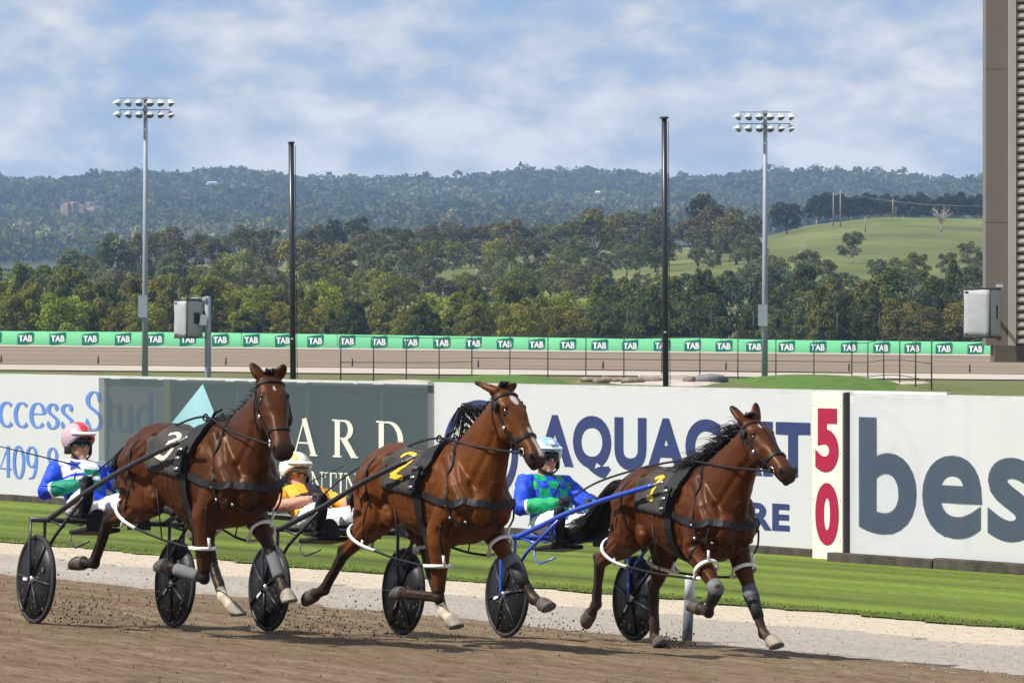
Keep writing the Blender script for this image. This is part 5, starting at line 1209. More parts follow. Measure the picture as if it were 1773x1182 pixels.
    for leg, J in LEG.items():
        e, kn = J[0], J[1]; s = -1 if leg[0] == 'R' else 1; u = .52 if leg[1] == 'F' else .50
        c = e.lerp(kn, u); t = (kn - e).normalized(); fwd = Vector((1, 0, 0)) - t*t.x; fwd.normalize(); sd = t.cross(fwd)
        rad = .098 if leg[1] == 'F' else .118; pts = []; nor = []
        back = -1 if leg[1] == 'F' else 1
        for i in range(31):
            a = 2*math.pi*i/30; cb_k = max(0, back*math.cos(a)); st_ = 1 + (1.0 if leg[1] == 'F' else 1.25)*cb_k**2
            d_ = fwd*math.cos(a) + Vector((back*(st_ - 1)*cb_k, 0, -.05*cb_k)) + sd*math.sin(a)*(1 - .35*cb_k); pts.append(c + d_*rad); nor.append(d_.normalized())
        hb = MB(); rings = []
        for i in range(31):
            tn_ = (pts[(i + 1) % 30] - pts[(i - 1) % 30]).normalized(); bn = tn_.cross(nor[i]).normalized()
            rings.append([pts[i] + bn*.013 + nor[i]*.009, pts[i] - bn*.013 + nor[i]*.009, pts[i] - bn*.013 - nor[i]*.007, pts[i] + bn*.013 - nor[i]*.007])
        hb.loft(rings, cap=False); ho_ = hb.obj('hobble', M_whitestrap, root)
        fp = c + fwd*rad*(1.0 if leg[1] == 'F' else .95) + sd*0; hang = bvh.find_nearest(c + Vector((.16 if leg[1] == 'F' else .26, s*.10, .30)))[0]
        hp_ = c + fwd*rad*1.02 + Vector((0, s*.02, 0)); MB().tube([hp_, hp_ + (hang - hp_).normalized()*.085], .011, 6).obj('hanger_clip', M_whitestrap, ho_)
        MB().tube(spline([hp_ + (hang - hp_).normalized()*.08, hp_.lerp(hang, .6) + Vector((0, s*.02, 0)), hang], 4), .008, 6).obj('hanger', M_strap, ho_)
        ends[leg] = c + fwd*rad*back + Vector((back*rad*(1.0 if leg[1] == 'F' else 1.25), 0, -.005))
    for s in 'RL':
        a_, b_ = ends[s + 'H'], ends[s + 'F']; md = a_.lerp(b_, .5) - Vector((0, 0, .012))
        MB().tube(spline([a_, md, b_], 6), [(.010, .005)]*13, 8, side=(0, 0, 1)).obj('hobble_strap', M_strap, root)
        hh = bvh.find_nearest(md + Vector((0, 0, .4)))[0]; MB().tube([md, hh], .006, 5).obj('hanger', M_strap, root)
        bp = B(-.80, (-.27 if s == 'R' else .27), 1.45); on = on_skin(bvh, [bp, B(-.84, (-.3 if s == 'R' else .3), 1.25), B(-.80, (-.3 if s == 'R' else .3), 1.05)], .014, .005, .005, 6); on.obj('hip_strap', M_strap, root, smooth=False)
    # leg boots
    for (leg, a_, b_, kind) in boots:
        J = LEG[leg]
        if kind == 'shin': p0, p1, r0, r1, m_ = J[1].lerp(J[2], a_), J[1].lerp(J[2], b_), .047, .049, M_boot
        elif kind == 'knee':
            p0, p1, r0, r1, m_ = J[1] - (J[1] - J[0]).normalized()*.06, J[1].lerp(J[2], .32), .060, .050, M_boot
        else: p0, p1, r0, r1, m_ = J[1].lerp(J[2], a_), J[1].lerp(J[2], b_), .046, .046, M_bootb
        if kind == 'knee':
            bm_ = MB(); bm_.tube([p0, J[1], p1], [.058, .064, .047], 16); bo = bm_.obj('knee_boot', M_boot, root)
            ft_ = MB(); ft_.tube([J[1].lerp(J[2], .06), J[1].lerp(J[2], .40), J[1].lerp(J[2], .62)], [.062, .050, .044], 16); ft_.obj('shin_boot', M_bootb, root)
        else: MB().tube([p0, p0.lerp(p1, .12), p0.lerp(p1, .5), p0.lerp(p1, .88), p1], [r0*.93, r0, r0*1.03, r1, r1*.95], 16).obj('leg_boot', m_, root)
    HORSES[k] = dict(root=root, bit=[HP(.49, s*.085, -.05) for s in (-1, 1)], terret=[top + Vector((0, s*.09, .075)) for s in (-1, 1)], mid=[HP(.30, s*.12, -.30) for s in (-1, 1)])
    return root

BAY1 = (0.047, 0.0140, 0.0034); BAY2 = (0.086, 0.0255, 0.0050); BAY3 = (0.056, 0.0158, 0.0036)
horse(1, (-2.1334, 41.251), -53.0, -0.032, 1.02, 0.0, .045,
      dict(RF=[(-.04, -.185, .93), (-.044, -.188, .465), (-.349, -.28, .533), (-.574, -.242, .545)], LF=[(.06, .185, .95), (.384, .12, .686), (.536, .12, .427), (.701, .08, .302)], RH=[(-.84, -.185, .98), (-1.279, -.247, .865), (-1.508, -.225, .527), (-1.736, -.273, .52)], LH=[(-.70, .185, .98), (-.519, .193, .561), (-.229, .11, .305), (-.064, .148, .166)]),
      (.555, 0, 1.945), (.36, -.50), -19, BAY1, (.009, .0075, .007), 'dark bay horse with raised ears at left, white hind pastern', ('LH',), 'short', [(-1.33, .04, 1.38), (-1.44, .07, 1.34), (-1.55, .09, 1.27), (-1.64, .10, 1.19)], '3', M_wnum, [('RF', .15, .85, 'shin'), ('LF', .12, .80, 'shin')], ((.46, -.085, 2.05), (.60, .085, 2.045)), None)
horse(2, (-0.404, 41.945), -55.0, -0.125, 1.0, .03, .0,
      dict(RF=[(0, -.185, .88), (.007, -.192, .378), (-.308, -.253, .391), (-.535, -.23, .393)], LF=[(.12, .185, .92), (.442, .185, .634), (.649, .242, .38), (.866, .233, .319)], RH=[(-.84, -.185, .94), (-1.208, -.262, .671), (-1.498, -.255, .38), (-1.715, -.282, .298)], LH=[(-.72, .185, .92), (-.591, .15, .514), (-.345, .09, .237), (-.17, .10, .13)]),
      (.60, 0, 1.935), (.37, -.47), 6, BAY2, (.020, .014, .011), 'bay horse with white star and stripe on its face, middle of three', ('LH',), 'curl', [(-1.29, .03, 1.32), (-1.35, .05, 1.21), (-1.40, .05, 1.09), (-1.45, .04, .99)], '2', M_yellow, [('LF', 0, 0, 'knee')], ((.43, -.10, 2.005), (.60, .095, 2.0)), None)
horse(3, (1.491, 42.894), -60.0, -0.233, .97, .10, -.045,
      dict(RF=[(.18, -.185, .82), (.494, -.183, .527), (.266, -.115, .338), (.055, -.135, .379)], LF=[(.20, .185, .84), (.429, .172, .476), (.557, .207, .176), (.761, .205, .078)], RH=[(-.80, -.185, .86), (-1.209, -.215, .659), (-1.40, -.13, .324), (-1.557, -.137, .174)], LH=[(-.78, .185, .86), (-.977, .155, .452), (-1.002, .17, .06), (-.82, .12, .018)]),
      (.71, 0, 1.80), (.50, -.40), 4, BAY3, (.034, .024, .021), 'bay horse at right with flowing black mane and grey knee boots', (), 'flow', [(-1.27, -.02, 1.25), (-1.42, -.04, 1.08), (-1.60, -.04, .95), (-1.92, -.04, .88)], '1', M_yellow, [('RF', 0, 0, 'knee'), ('LF', 0, 0, 'knee')], ((.60, -.09, 1.905), (.64, .085, 1.925)), None)

# ------------------------------------------------------------------ sulkies
M_tyre = principled('black_tyre', (0.022, 0.022, 0.024), 0.75, 0.3, var=0.3, vscale=20)
M_disc = principled('black_wheel_disc', (0.008, 0.008, 0.009), 0.45, 0.25, var=0.35, vscale=9)
M_rim = principled('grey_wheel_rim', (0.10, 0.105, 0.115), 0.35, 0.5, 0.4)
M_dkframe = principled('charcoal_frame_paint', (0.020, 0.021, 0.024), 0.42, 0.35, coat=0.15)
M_blframe = principled('blue_frame_paint', (0.012, 0.055, 0.40), 0.32, 0.5, coat=0.4)
M_mud = principled('dry_mud', (0.16, 0.125, 0.085), 0.95, 0.1, var=0.3, vscale=30)
WR = 0.352
def wheel(root, y, fm, ph):
    c = Vector((0, y, WR)); circ = lambda r, n, yy=0.0: [c + Vector((r*math.cos(2*math.pi*i/n), yy, r*math.sin(2*math.pi*i/n))) for i in range(n)]
    def lathe(prof, n=56):
        mb = MB(); m = len(prof); vs_ = []
        for i in range(n):
            a = 2*math.pi*i/n; vs_ += [c + Vector((r*math.cos(a), yy, r*math.sin(a))) for r, yy in prof]
        mb.add(vs_, [(i*m + j, i*m + (j + 1) % m, ((i + 1) % n)*m + (j + 1) % m, ((i + 1) % n)*m + j) for i in range(n) for j in range(m)]); return mb
    w = lathe([(.318, -.016), (.330, -.019), (.330, .019), (.318, .016)]).obj('wheel', M_rim, root)
    lathe([(WR - .022 + .020*math.cos(a), .021*math.sin(a)) for a in [2*math.pi*i/10 for i in range(10)]]).obj('tyre', M_tyre, w)
    lathe([(.030, -.034), (.14, -.024), (.319, -.010), (.319, .010), (.14, .024), (.030, .034)]).obj('disc', M_disc, w)
    lathe([(.004, -.062), (.022, -.060), (.032, -.045), (.032, .045), (.022, .060), (.004, .062)], 20).obj('hub', M_chrome, w)
    for i in range(6):
        a = ph + 2*math.pi*i/6; d = Vector((math.cos(a), 0, math.sin(a)))
        for s in (-1, 1):
            sp = MB(); q = Vector((0, s, 0)); sp.tube([c + d*.035 + q*.040, c + d*.16 + q*.031, c + d*.312 + q*.016], [(.010, .007), (.011, .007), (.014, .006)], 8, side=(0, 1, 0)); sp.obj('spoke', M_dkframe, w)
    MB().box(c + Vector((.20*math.cos(ph + .5), -.030 if True else 0, .20*math.sin(ph + .5))), (.035, .012, .035), bev=.004).obj('valve_cover', M_rim, w, smooth=False)
    for q_, w_d in ((.085, .016), (.106, .010), (.124, .016), (.146, .012)):
        a_ = ph + math.pi + .12; MB().box(c + Vector((q_*math.cos(a_), -.042, q_*math.sin(a_))), (w_d, .004, .022), Euler((0, .12, 0)).to_matrix()).obj('decal', M_wprint, w, smooth=False)
    r_ = random.Random(int(ph*100) + int(y*10)); sm_ = MB()
    for i in range(46):
        a = r_.uniform(0, 6.28); rr = .30*r_.random()**.5; s = -1
        p_ = c + Vector((rr*math.cos(a), s*(.040 - .08*rr), rr*math.sin(a))); z = r_.uniform(.002, .0055); sm_.box(p_, (z*2.2, .004, z*2), Euler((0, r_.uniform(0, 3), 0)).to_matrix())
    ms = sm_.obj('mud_specks', M_mud, w, smooth=False); ms['kind'] = 'stuff'
SUL = {}
def sulky(k, t, n, fm, tip, label, ph):
    root = empty('racing_sulky', tn(t, n, gz(n)), TANG, -SLOPE, label=label, category='sulky', group='racing sulkies')
    YW = .60; SUL[k] = root
    for s in (-1, 1): wheel(root, s*YW, fm, ph + s*.3)
    cbz = .815
    MB().tube([(-.02, -.665, cbz), (-.02, -.3, cbz), (-.02, .3, cbz), (-.02, .665, cbz)], .021, 12).obj('crossbar', fm, root)
    for s in (-1, 1):
        for dy in (-.062, .062):
            f_ = MB(); y = s*YW + dy; f_.tube([(-.02, y, cbz), (-.015, y, .62), (0, y*1.0, WR + .02), (0, y, WR - .02)], [(.020, .012), (.020, .011), (.016, .010), (.012, .009)], 10, side=(1, 0, 0)); f_.obj('fork', fm, root)
        a = Vector((-.04, s*.50, cbz + .005)); b = Vector((.75, s*.51, 1.075 if k == 1 else 1.03)); e = Vector((tip[0], s*.385, tip[2]))
        shp = spline([a, a.lerp(b, .5) + Vector((0, 0, .0)), b, b.lerp(e, .55) + Vector((0, s*.035, .0)), e], 6)
        MB().tube(shp, [.0235 - .004*i/(len(shp) - 1) for i in range(len(shp))], 12).obj('shaft', fm, root)
        d = (e - b).normalized(); MB().tube([e - d*.01, e + d*.05, e + d*.13, e + d*.14], [.017, .013, .012, .008], 10).obj('quick_hitch', M_chrome, root)
        # stay from the middle of the shaft down to the fork
        MB().tube([b + Vector((-.08, -s*.005, -.03)), Vector((.18, s*.535, .70)), Vector((.02, s*(YW - .062), .56))], .0135, 10).obj('stay', fm, root)
        MB().tube([Vector((.30, s*.52, .775)), Vector((-.02, s*.50, cbz))], .011, 8).obj('stay', fm, root)
        # stirrup on the shaft
        fx, fy, fz = .47, s*.405, (1.00 if k == 1 else .93)
        MB().box((fx + .02, fy, fz - .13), (.05, .13, .03), bev=.006).obj('stirrup', M_strap, root, smooth=False)
        MB().tube([(fx + .02, fy + s*.05, fz - .13), (fx + .02, fy + s*.062, fz)], .010, 8).obj('stirrup_arm', fm, root)
    # seat pan, its rails and the boot plate below
    sp = MB(); rings = []
    for (x, zt, hw) in ((-.50, .90, .15), (-.44, .845, .19), (-.30, .82, .205), (-.14, .83, .19), (-.08, .835, .15)):
        rings.append([Vector((x, hw*math.cos(a), zt + .022*math.sin(a) + .03*math.cos(a)**2)) for a in [2*math.pi*i/20 for i in range(20)]])
    sp.loft(rings); sp.obj('seat', M_strap, root)
    for s in (-1, 1): MB().tube([(-.02, s*.16, cbz), (-.2, s*.15, .785), (-.46, s*.13, .80)], .014, 8).obj('seat_rail', fm, root)
    MB().box((-.26, 0, .735), (.34, .30, .035), Euler((0, -.12, 0)).to_matrix(), bev=.01).obj('under_tray', M_strap, root, smooth=False)
    MB().tube([(-.40, -.14, .74), (-.40, -.14, .64), (-.30, -.14, .60), (-.05, -.14, .66)], .008, 8).obj('tray_guard', fm, root)
    for s in (-1, 1):                            # mud guard sheets in front of the seat
        g_ = MB(); vs_ = []
        for i in range(9):
            a = R(10 + 160*i/8); vs_ += [(.16 + .02*i/8, s*(.08 + .10*(1 - math.cos(a))), .79 + .16*math.sin(a)*.8), (.17 + .02*i/8, s*(.08 + .10*(1 - math.cos(a))), .765)]
        g_.add(vs_, [(2*i, 2*i + 1, 2*i + 3, 2*i + 2) for i in range(8)]); g_.obj('mudguard', M_strap, root)
    return root
sulky(1, -39.2, 18.07, M_dkframe, (2.00, .335, 1.465), 'black racing sulky behind the left horse', .2)
sulky(2, -38.86, 19.93, M_dkframe, (1.80, .335, 1.395), 'black racing sulky behind the middle horse', .75)
sulky(3, -38.90, 22.10, M_blframe, (1.88, .335, 1.29), 'blue framed racing sulky behind the right horse', .45)

# ------------------------------------------------------------------ drivers
M_body = principled('driver_clothes_and_skin', (0.5, 0.5, 0.5), 0.62, 0.3, attr='Col', bump=0.8, bscale=9)
SKIN = (0.47, 0.235, 0.155); WHITE = (0.74, 0.75, 0.78); BLK = (0.016, 0.016, 0.018); GLV = (0.022, 0.025, 0.034)
DR = {}
def driver(k, J, label, silks, helm, lens, gaze, short):
    root = empty('person', SUL[k].matrix_basis @ Vector((0, 0, 0)), TANG, -SLOPE, label=label, category='person', group='sulky drivers')
    V_ = {a: Vector(b) for a, b in J.items() if hasattr(b, '__len__')}
    hip, nk, hd = V_['hip'], V_['neck'], V_['head']; mb = MB(); ax = (nk - hip); L = ax.length; t = ax.normalized()
    sd = Vector((0, 1, 0)); fwd = sd.cross(t)
    rings = []
    for (u, hw, dp, off) in ((-.20, .12, .09, .0), (-.10, .175, .125, .0), (.05, .180, .130, .01), (.25, .168, .118, .015), (.50, .188, .128, .02), (.72, .205, .130, .015), (.86, .200, .112, .0), (.95, .150, .085, -.01), (1.02, .075, .065, -.005)):
        rings.append(ell_ring(hip + ax*u + fwd*off, t, sd, dp, hw, 26, ex=2.3))
    mb.loft(rings)
    mb.tube([nk - t*.06, nk.lerp(hd, .45)], [.062, .056], 14)
    gz_ = Matrix.Rotation(R(gaze), 3, 'Z')
    HX = lambda x, y, z: hd + gz_ @ (Vector((x, y, z))*1.13)
    mb.ell(hd + Vector((0, 0, .02)), (.106, .083, .117), 18, 12, gz_); mb.ell(HX(.035, 0, -.055), (.066, .064, .070), 16, 10, gz_)
    mb.ell(HX(.075, 0, -.098), (.024, .028, .022)); mb.tube([HX(.088, 0, .02), HX(.110, 0, -.022), HX(.092, 0, -.036)], [.010, .014, .012], 10)
    mb.ell(HX(.090, 0, -.066), (.012, .022, .007)); mb.ell(HX(.088, 0, -.078), (.012, .020, .007))
    for s in (-1, 1): mb.ell(HX(.070, s*.036, -.03), (.022, .02, .022)); mb.ell(HX(0, s*.076, -.01), (.018, .010, .03))
    SEG = []
    for s, n_ in ((-1, 'R'), (1, 'L')):
        sh = nk - t*.075 + sd*s*.185; el, ha = V_['el' + n_], V_['ha' + n_]; kn, an, to = V_['kn' + n_], V_['an' + n_], V_['to' + n_]
        fl = .012 if not (short) else .0
        mb.tube([sh - sd*s*.07, sh, sh.lerp(el, .5), el, el.lerp(ha, .5), ha - (ha - el).normalized()*.04, ha], [.075, .074 + fl, .062 + fl, .054 + fl, .048 + fl*1.2, .036 + fl, .030], 14)
        # gloved hand closed on the rein: palm, four bent fingers, thumb
        d = (ha - el).normalized(); up = Vector((0, 0, 1)); up = (up - d*up.dot(d)).normalized(); inn = up.cross(d)*(-s) if up.cross(d).dot(sd)*s > 0 else up.cross(d)*s
        inn = -sd*s; inn = (inn - d*inn.dot(d)).normalized()
        pc = ha + d*.035; mb.ell(pc, (.040, .024, .042), 12, 8, Matrix((d, inn, up)).transposed())
        for q, ln in zip((.030, .010, -.011, -.030), (.036, .041, .038, .030)):
            a0 = ha + d*.062 + up*q; a1 = a0 + d*ln*.62 + inn*.012; a2 = a1 - d*.004 + inn*.030; a3 = a2 - d*.030 + inn*.006
            mb.tube([ha + d*.03 + up*q*.9, a0, a1, a2, a3], [.012, .0115, .011, .0105, .009], 8)
        mb.tube([ha + d*.012 + up*.030 + inn*.010, ha + d*.036 + up*.044 + inn*.028, ha + d*.060 + up*.030 + inn*.038], [.013, .012, .0095], 8)
        hj = hip + ax*.0 + sd*s*.095
        mb.tube([hj - (kn - hj).normalized()*.02, hj.lerp(kn, .4), kn, kn.lerp(an, .35), kn.lerp(an, .8), an], [.098, .088, .066, .062, .048, .045], 14)
        fdir = (to - an); mb.tube([an + (kn - an).normalized()*.02, an - fdir.normalized()*.055 + (an - kn).normalized()*.035, an.lerp(to, .25) + (an - kn).normalized()*.028, an.lerp(to, .65) + (an - kn).normalized()*.032, to + (an - kn).normalized()*.022], [.048, .036, .040, .038, .026], 12)
        sol = MB(); sol.ell(an.lerp(to, .42) + Vector((.048, 0, .0)), (.020, .050, .150), 14, 10, Euler((0, .18, 0)).to_matrix()); sol.obj('boot_sole', M_strap, root)
        SEG.append((n_, sh, el, ha, hj, kn, an, to))
    me = remesh(mb, 0.0078, 3, 0.5); P = coords(me); nP = len(P); nrm = np.empty(nP*3); me.vertices.foreach_get('normal', nrm); nrm = nrm.reshape(-1, 3)
    wr_ = np.array([1 - abs(mnoise.noise(Vector((p[0]*9, p[1]*16, p[2]*16)) + Vector((k*5, 0, 0))))*2.2 for p in P]); wr_ = wr_*(np.linalg.norm(P - np.array(hd), axis=1) > .17); P = P + nrm*(wr_*.0065)[:, None]; me.vertices.foreach_set('co', P.ravel()); me.update()
    cands = []; names = []
    def addseg(nm, a, b, rad): d_, t_ = seg_dist(P, a, b); cands.append(d_/rad); names.append((nm, t_))
    addseg('torso', hip - ax*.1, nk - t*.06, .17); cands[0] = np.where(((P - np.array(nk)) @ np.array(t) > .012) | (np.linalg.norm(P - np.array(hd - Vector((0, 0, .05))), axis=1) < .125), 9.0, cands[0]); addseg('neck', nk - t*.0, hd - Vector((0, 0, .09)), .06); addseg('head', hd - Vector((0, 0, .06)), hd + Vector((0, 0, .05)), .095)
    for (n_, sh, el, ha, hj, kn, an, to) in SEG:
        addseg('ua' + n_, sh, el, .066); addseg('fa' + n_, el, ha, .052); addseg('hand' + n_, ha + (ha - el).normalized()*.01, ha + (ha - el).normalized()*.10, .045)
        addseg('th' + n_, hj.lerp(kn, .18), kn, .082); addseg('shin' + n_, kn, an, .055); addseg('foot' + n_, an + (kn - an).normalized()*.02, to, .055)
    idx = np.argmin(np.stack(cands), 0); col = np.zeros((nP, 3)); Q = P - np.array(hip); tz = Q @ np.array(t)/L; fy = Q[:, 1]; ff_ = Q @ np.array(fwd)
    for i, (nm, tt) in enumerate(names):
        m = idx == i
        if nm == 'torso': col[m] = silks(tz[m], fy[m], ff_[m])
        elif nm in ('neck', 'head'): col[m] = SKIN
        elif nm[:2] == 'ua': col[m] = np.where((tt[m] > (.62 if short else 2))[:, None], SKIN, np.array(J['sleeve'])) if short else J['sleeve']
        elif nm[:2] == 'fa':
            if short: col[m] = SKIN
            else: col[m] = np.where((tt[m] > J['cuffat'])[:, None], np.array(J['cuff']), np.where((tt[m] > J['cuffat'] - .07)[:, None], np.array((.75, .76, .78)), np.array(J['sleeve'])))
        elif nm[:4] == 'hand': col[m] = GLV
        elif nm[:2] == 'th': col[m] = WHITE
        elif nm[:4] == 'shin': col[m] = np.where((tt[m] > .45)[:, None], np.array(BLK), np.array(WHITE))
        else: col[m] = BLK
    m = (tz < .02) & (idx == 0); col[m] = WHITE
    lp = np.linalg.norm(P - np.array(HX(.098, 0, -.072)), axis=1); k_ = np.exp(-(lp/.02)**4)[:, None]; col = col*(1 - .45*k_) + np.array((.30, .09, .08))*.45*k_
    set_col(me, col, 'Col'); mk('body', me, M_body, root)
    # helmet with peak, goggles, chin strap
    hm_ = MB(); rings = []
    for i in range(25):
        a = R(-38 + 128*i/24.3); z0_ = .030 + .118*math.sin(a); ring_ = []
        for b in [2*math.pi*j/64 for j in range(64)]:
            z = max(z0_, -.045 + .108*max(0, math.cos(b))**.8 + i*.0009); r = math.sqrt(max(0.0004, 1 - ((z - .030)/.119)**2)); ring_.append(HX(-.008 + .136*r*math.cos(b), .112*r*math.sin(b), z))
        rings.append(ring_)
    hm_.loft(rings, cap=True); hme = hm_.mesh('helmet'); hp = coords(hme); hcol = np.tile(np.array(helm[0]), (len(hp), 1)); rel = (hp - np.array(hd)) @ np.array(gz_)
    st = helm[2](rel); hcol = np.where(st[:, None], np.array(helm[1]), hcol); set_col(hme, hcol, 'Col'); ho2 = mk('helmet', hme, M_helm, root)
    pk = MB(); vs_ = []
    for j in range(13):
        b = R(-62 + 124*j/12); e_ = .024*math.cos(R(-62 + 124*j/12))**.7
        for rr, dz_ in ((0, .0), (e_, -.012)): vs_ += [HX(-.006 + (.128 + rr)*math.cos(b), (.108 + rr*.5)*math.sin(b), .080 + dz_), HX(-.006 + (.128 + rr)*math.cos(b), (.108 + rr*.5)*math.sin(b), .069 + dz_)]
    pk.add(vs_, [f for j in range(12) for f in ((4*j, 4*j + 4, 4*j + 6, 4*j + 2), (4*j + 1, 4*j + 3, 4*j + 7, 4*j + 5), (4*j + 2, 4*j + 6, 4*j + 7, 4*j + 3), (4*j, 4*j + 1, 4*j + 5, 4*j + 4))]); pk.obj('peak', M_peak, ho2)
    for s in (-1, 1):
        ep = MB(); ep.box(HX(.0, s*.088, -.045), (.085, .020, .085), gz_, bev=.008); ep.obj('ear_guard', M_strap, ho2)
    gg = MB(); rings = []
    for j in range(17):
        b = R(-78 + 156*j/16); h_ = .036 - .006*math.cos(3*b)*.4 - .010*max(0, math.cos(b))**14
        r1, r2 = .108, .092
        rings.append([HX(.006 + r1*math.cos(b), .084*math.sin(b)*1.05, 0.008 + h_), HX(.006 + r1*math.cos(b), .084*math.sin(b)*1.05, .008 - h_*.9), HX(.002 + r2*math.cos(b), .076*math.sin(b), .008 - h_*.9), HX(.002 + r2*math.cos(b), .076*math.sin(b), .008 + h_)])
    gg.loft(rings); gg.obj('goggles', lens, root)
    cs = MB(); cs.tube(spline([HX(.02, -.088, -.03), HX(.045, -.072, -.085), HX(.06, 0, -.122), HX(.045, .072, -.085), HX(.02, .088, -.03)], 5), .008, 6); cs.obj('chin_strap', M_strap, root)
    co = MB(); co.tube([nk - t*.030 + fwd*.004, nk + t*.004 + fwd*.006], [.088, .072], 18); co.obj('collar', principled('collar_%d' % k, J['collar'], 0.6), root)
    wp = MB(); a_ = V_['haR'] + Vector((.03, .0, .03)); wp.tube([a_ - Vector((.10, 0, -.01)), a_ + Vector((.2, -.12, .12)), a_ + Vector(J['whip'])], [.008, .006, .003], 6); wp.obj('whip', M_strap, root)
    DR[k] = dict(root=root, hands=[V_['haR'] + Vector((.05, .03, .0)), V_['haL'] + Vector((.05, -.03, 0))]); return root, HX, fwd, t, hip, ax
M_helm = principled('helmet_shell', (0.5, 0.5, 0.5), 0.22, 0.5, attr='Col', coat=0.5)
M_peak = principled('white_peak', (0.72, 0.72, 0.70), 0.3, 0.5)
M_lens = principled('dark_goggle_lens', (0.004, 0.004, 0.005), 0.12, 0.45)
M_lensm = principled('mirror_goggle_lens', (0.20, 0.17, 0.10), 0.08, 0.6, 0.75)
BLUE = (0.010, 0.055, 0.55); TEAL = (0.0, 0.20, 0.125); GREEN = (0.0, 0.30, 0.10); ORG = (0.74, 0.33, 0.014); NAVY = (0.016, 0.014, 0.030); WH = (0.72, 0.74, 0.78)
def silks1(tz, y, f):
    c = np.tile(np.array(WH), (len(tz), 1))
    c[(tz < .58)] = BLUE; c[(tz < .66) & (y > -.04) & (tz > .02)] = TEAL; c[(tz < .52) & (tz > .44)] = WH; c[(tz < .26)] = BLUE; c[(y > .10) & (tz < .8)] = BLUE
    return c
def silks2(tz, y, f):
    c = np.tile(np.array(ORG), (len(tz), 1)); c[(np.abs(y - .03) < .075)] = NAVY; c[(np.abs(tz - .40) < .06)] = NAVY
    return c
def silks3(tz, y, f):
    q = (np.floor(y/.088 + .5) + np.floor(tz*6.2)).astype(int) % 2
    return np.where((q == 0)[:, None], np.array(GREEN), np.array(BLUE))
def pose(head, neck, hip, elR, haR, elL, haL, kn, foot, **kw):
    d = dict(head=head, neck=neck, hip=hip, elR=elR, haR=haR, elL=elL, haL=haL)
    for s, n_ in ((-1, 'R'), (1, 'L')):
        d['kn' + n_] = (kn[0], s*kn[1], kn[2]); d['an' + n_] = (foot[0] - .06, s*foot[1], foot[2] - .10); d['to' + n_] = (foot[0] + .02, s*(foot[1] + .03), foot[2] + .16)
    d.update(kw); return d
r1, HX1, fw1, t1, hip1, ax1 = driver(1, pose((-.64, 0, 1.425), (-.64, 0, 1.275), (-.42, 0, .90), (-.50, -.335, 1.03), (-.24, -.17, 1.10), (-.38, .34, 1.03), (-.13, .15, 1.10), (.13, .27, 1.02), (.46, .40, 1.02), sleeve=BLUE, cuff=TEAL, cuffat=.30, collar=BLUE, whip=(-.9, -.9, .35)),
    'driver in blue and white silks with star and red helmet', silks1, ((.42, .30, .33), (.50, .02, .035), lambda r: (np.abs(r[:, 1] + .02) < .030) | (np.abs(r[:, 1] - .085) < .012)), M_lens, 8, False)
driver(2, pose((-.82, 0, 1.265), (-.75, 0, 1.12), (-.42, 0, .88), (-.42, -.335, .985), (-.20, -.16, 1.055), (-.30, .33, .985), (-.06, .15, 1.05), (.13, .27, .98), (.46, .40, .96), sleeve=ORG, cuff=ORG, cuffat=2.0, collar=ORG, whip=(.5, .0, .25)),
    'driver in orange and black silks leaning far back, mirrored goggles', silks2, ((.70, .68, .60), (.60, .44, .10), lambda r: (np.abs(np.abs(r[:, 1]) - .055) < .020)), M_lensm, 0, True)
r3, HX3, fw3, t3, hip3, ax3 = driver(3, pose((-.52, 0, 1.475), (-.55, 0, 1.325), (-.40, 0, .90), (-.31, -.335, 1.05), (-.03, -.15, 1.11), (-.24, .33, 1.05), (.0, .15, 1.10), (.13, .27, .98), (.46, .40, .93), sleeve=BLUE, cuff=GREEN, cuffat=.25, collar=GREEN, whip=(.3, -.02, .12)),
    'driver in blue and green checked silks with pale blue helmet', silks3, ((.22, .40, .70), (.55, .66, .80), lambda r: (np.abs(r[:, 1]) > .075) | (r[:, 2] < .045)), M_lens, -4, False)
# star on the blue and white silks, badge on the blue helmet
st = MB(); bod = [c for c in r1.children if c.name.startswith('body')][0].data
bv1 = BVHTree.FromPolygons([Vector(v) for v in coords(bod)], [tuple(p.vertices) for p in bod.polygons])
cst = hip1 + ax1*.78 + fw1*.2 + Vector((0, -.105, 0)); pts = []
for i in range(10):
    a = R(90 + 36*i); r = .072 if i % 2 == 0 else .029; pts.append(cst + Vector((0, r*math.cos(a), 0)) + t1*(r*math.sin(a)))
proj = [];
for p_ in [cst] + pts:
    h_ = bv1.ray_cast(p_, -fw1); proj.append((h_[0] if h_[0] is not None else p_ - fw1*.1) + fw1*.008)
proj[0] = proj[0] + fw1*.004
st.add(proj, [(0, 1 + i, 1 + (i + 1) % 10) for i in range(10)]); st.obj('star', principled('blue_star', (0.012, 0.04, 0.36), .6), r1)
MB().box(HX3(.118, -.02, .108), (.012, .05, .05), Euler((0, -.75, 0)).to_matrix(), bev=.004).obj('helmet_badge', M_wprint, r3, smooth=False)

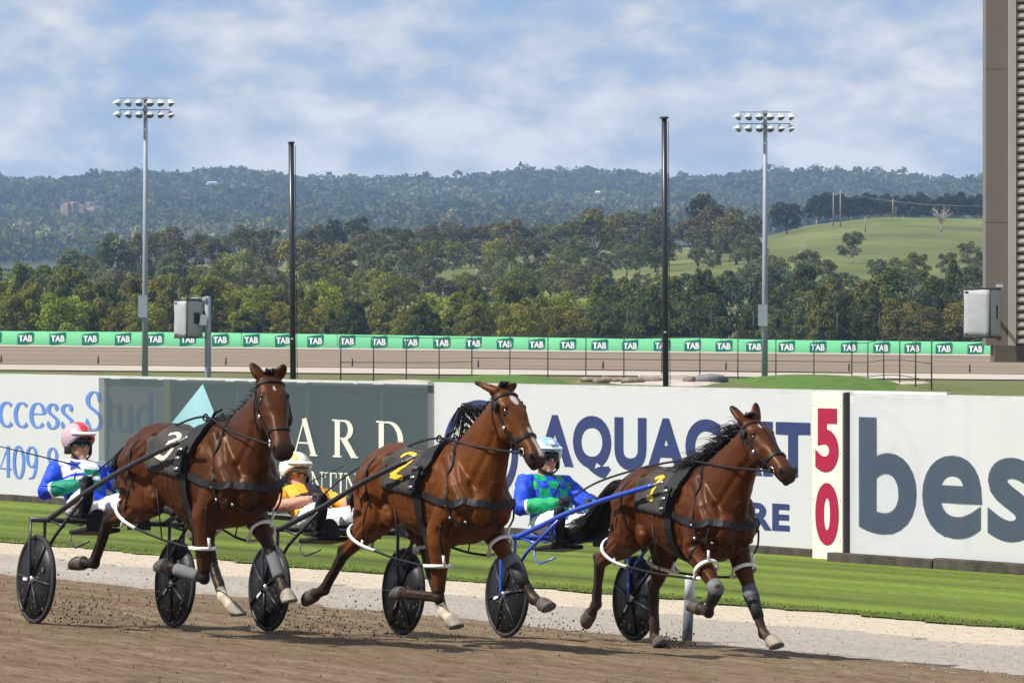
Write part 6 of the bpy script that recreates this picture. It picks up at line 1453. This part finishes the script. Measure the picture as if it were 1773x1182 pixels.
# ------------------------------------------------------------------ reins from hand through the terret to the bit
bpy.context.view_layer.update()
for k in (1, 2, 3):
    H = HORSES[k]; hw_ = H['root'].matrix_basis.inverted() @ DR[k]['root'].matrix_basis
    for i, s in enumerate((-1, 1)):
        hand = hw_ @ DR[k]['hands'][i]; te = H['terret'][i]; bit = H['bit'][i]
        m1 = hand.lerp(te, .33) + Vector((0, s*.05, .06)); m2 = hand.lerp(te, .72) + Vector((0, s*.03, .05)); m3 = te.lerp(bit, .5) + Vector((0, s*.05, -.005))
        rp = spline([hand, m1, m2, te, m3, bit], 8); MB().tube(rp, [(.009, .0035)]*len(rp), 8, side=(0, 0, 1)).obj('rein', M_strap, H['root'])
        if i == 0:
            l0 = hw_ @ Vector((.05, -.5, .85)); 

# ------------------------------------------------------------------ dirt thrown up by the hooves
def clods(cx, cy, n, rx, ry, rz, seed, label, t0, n0_):
    g = random.Random(seed); mb = MB()
    for i in range(n):
        p_ = Vector((g.gauss(0, rx), g.gauss(0, ry), abs(g.gauss(0, rz)) + .005)); z = g.choice([.002, .0025, .003, .003, .004, .005, .008])*g.uniform(.7, 1.2)
        M = Euler((g.uniform(0, 3), g.uniform(0, 3), g.uniform(0, 3))).to_matrix(); q = [p_ + M @ Vector(v)*z*g.uniform(.8, 1.5) for v in ((1, 0, 0), (-1, 0, 0), (0, 1, 0), (0, -1, 0), (0, 0, 1), (0, 0, -1))]
        mb.add(q, [(0, 2, 4), (2, 1, 4), (1, 3, 4), (3, 0, 4), (2, 0, 5), (1, 2, 5), (3, 1, 5), (0, 3, 5)])
    o = mb.obj('flying_dirt', principled('dark_clod', (0.085, 0.064, 0.040), .95, .1), smooth=False, label=label, category='dirt', kind='stuff'); o.location = tn(t0, n0_, gz(n0_)); o.rotation_euler = (0, 0, TANG)
clods(0, 0, 1500, .75, .22, .15, 1, 'dark clods of dirt thrown up behind the left horse', -38.7, 17.75)
clods(0, 0, 1500, .80, .22, .14, 2, 'dark clods of dirt thrown up behind the middle horse', -38.3, 19.6)
clods(0, 0, 600, .80, .22, .12, 3, 'dark clods of dirt thrown up behind the right horse', -38.6, 21.9)
clods(0, 0, 500, .09, .07, .05, 4, 'burst of dirt at the planted hind hoof of the right horse', -37.65, 22.35)
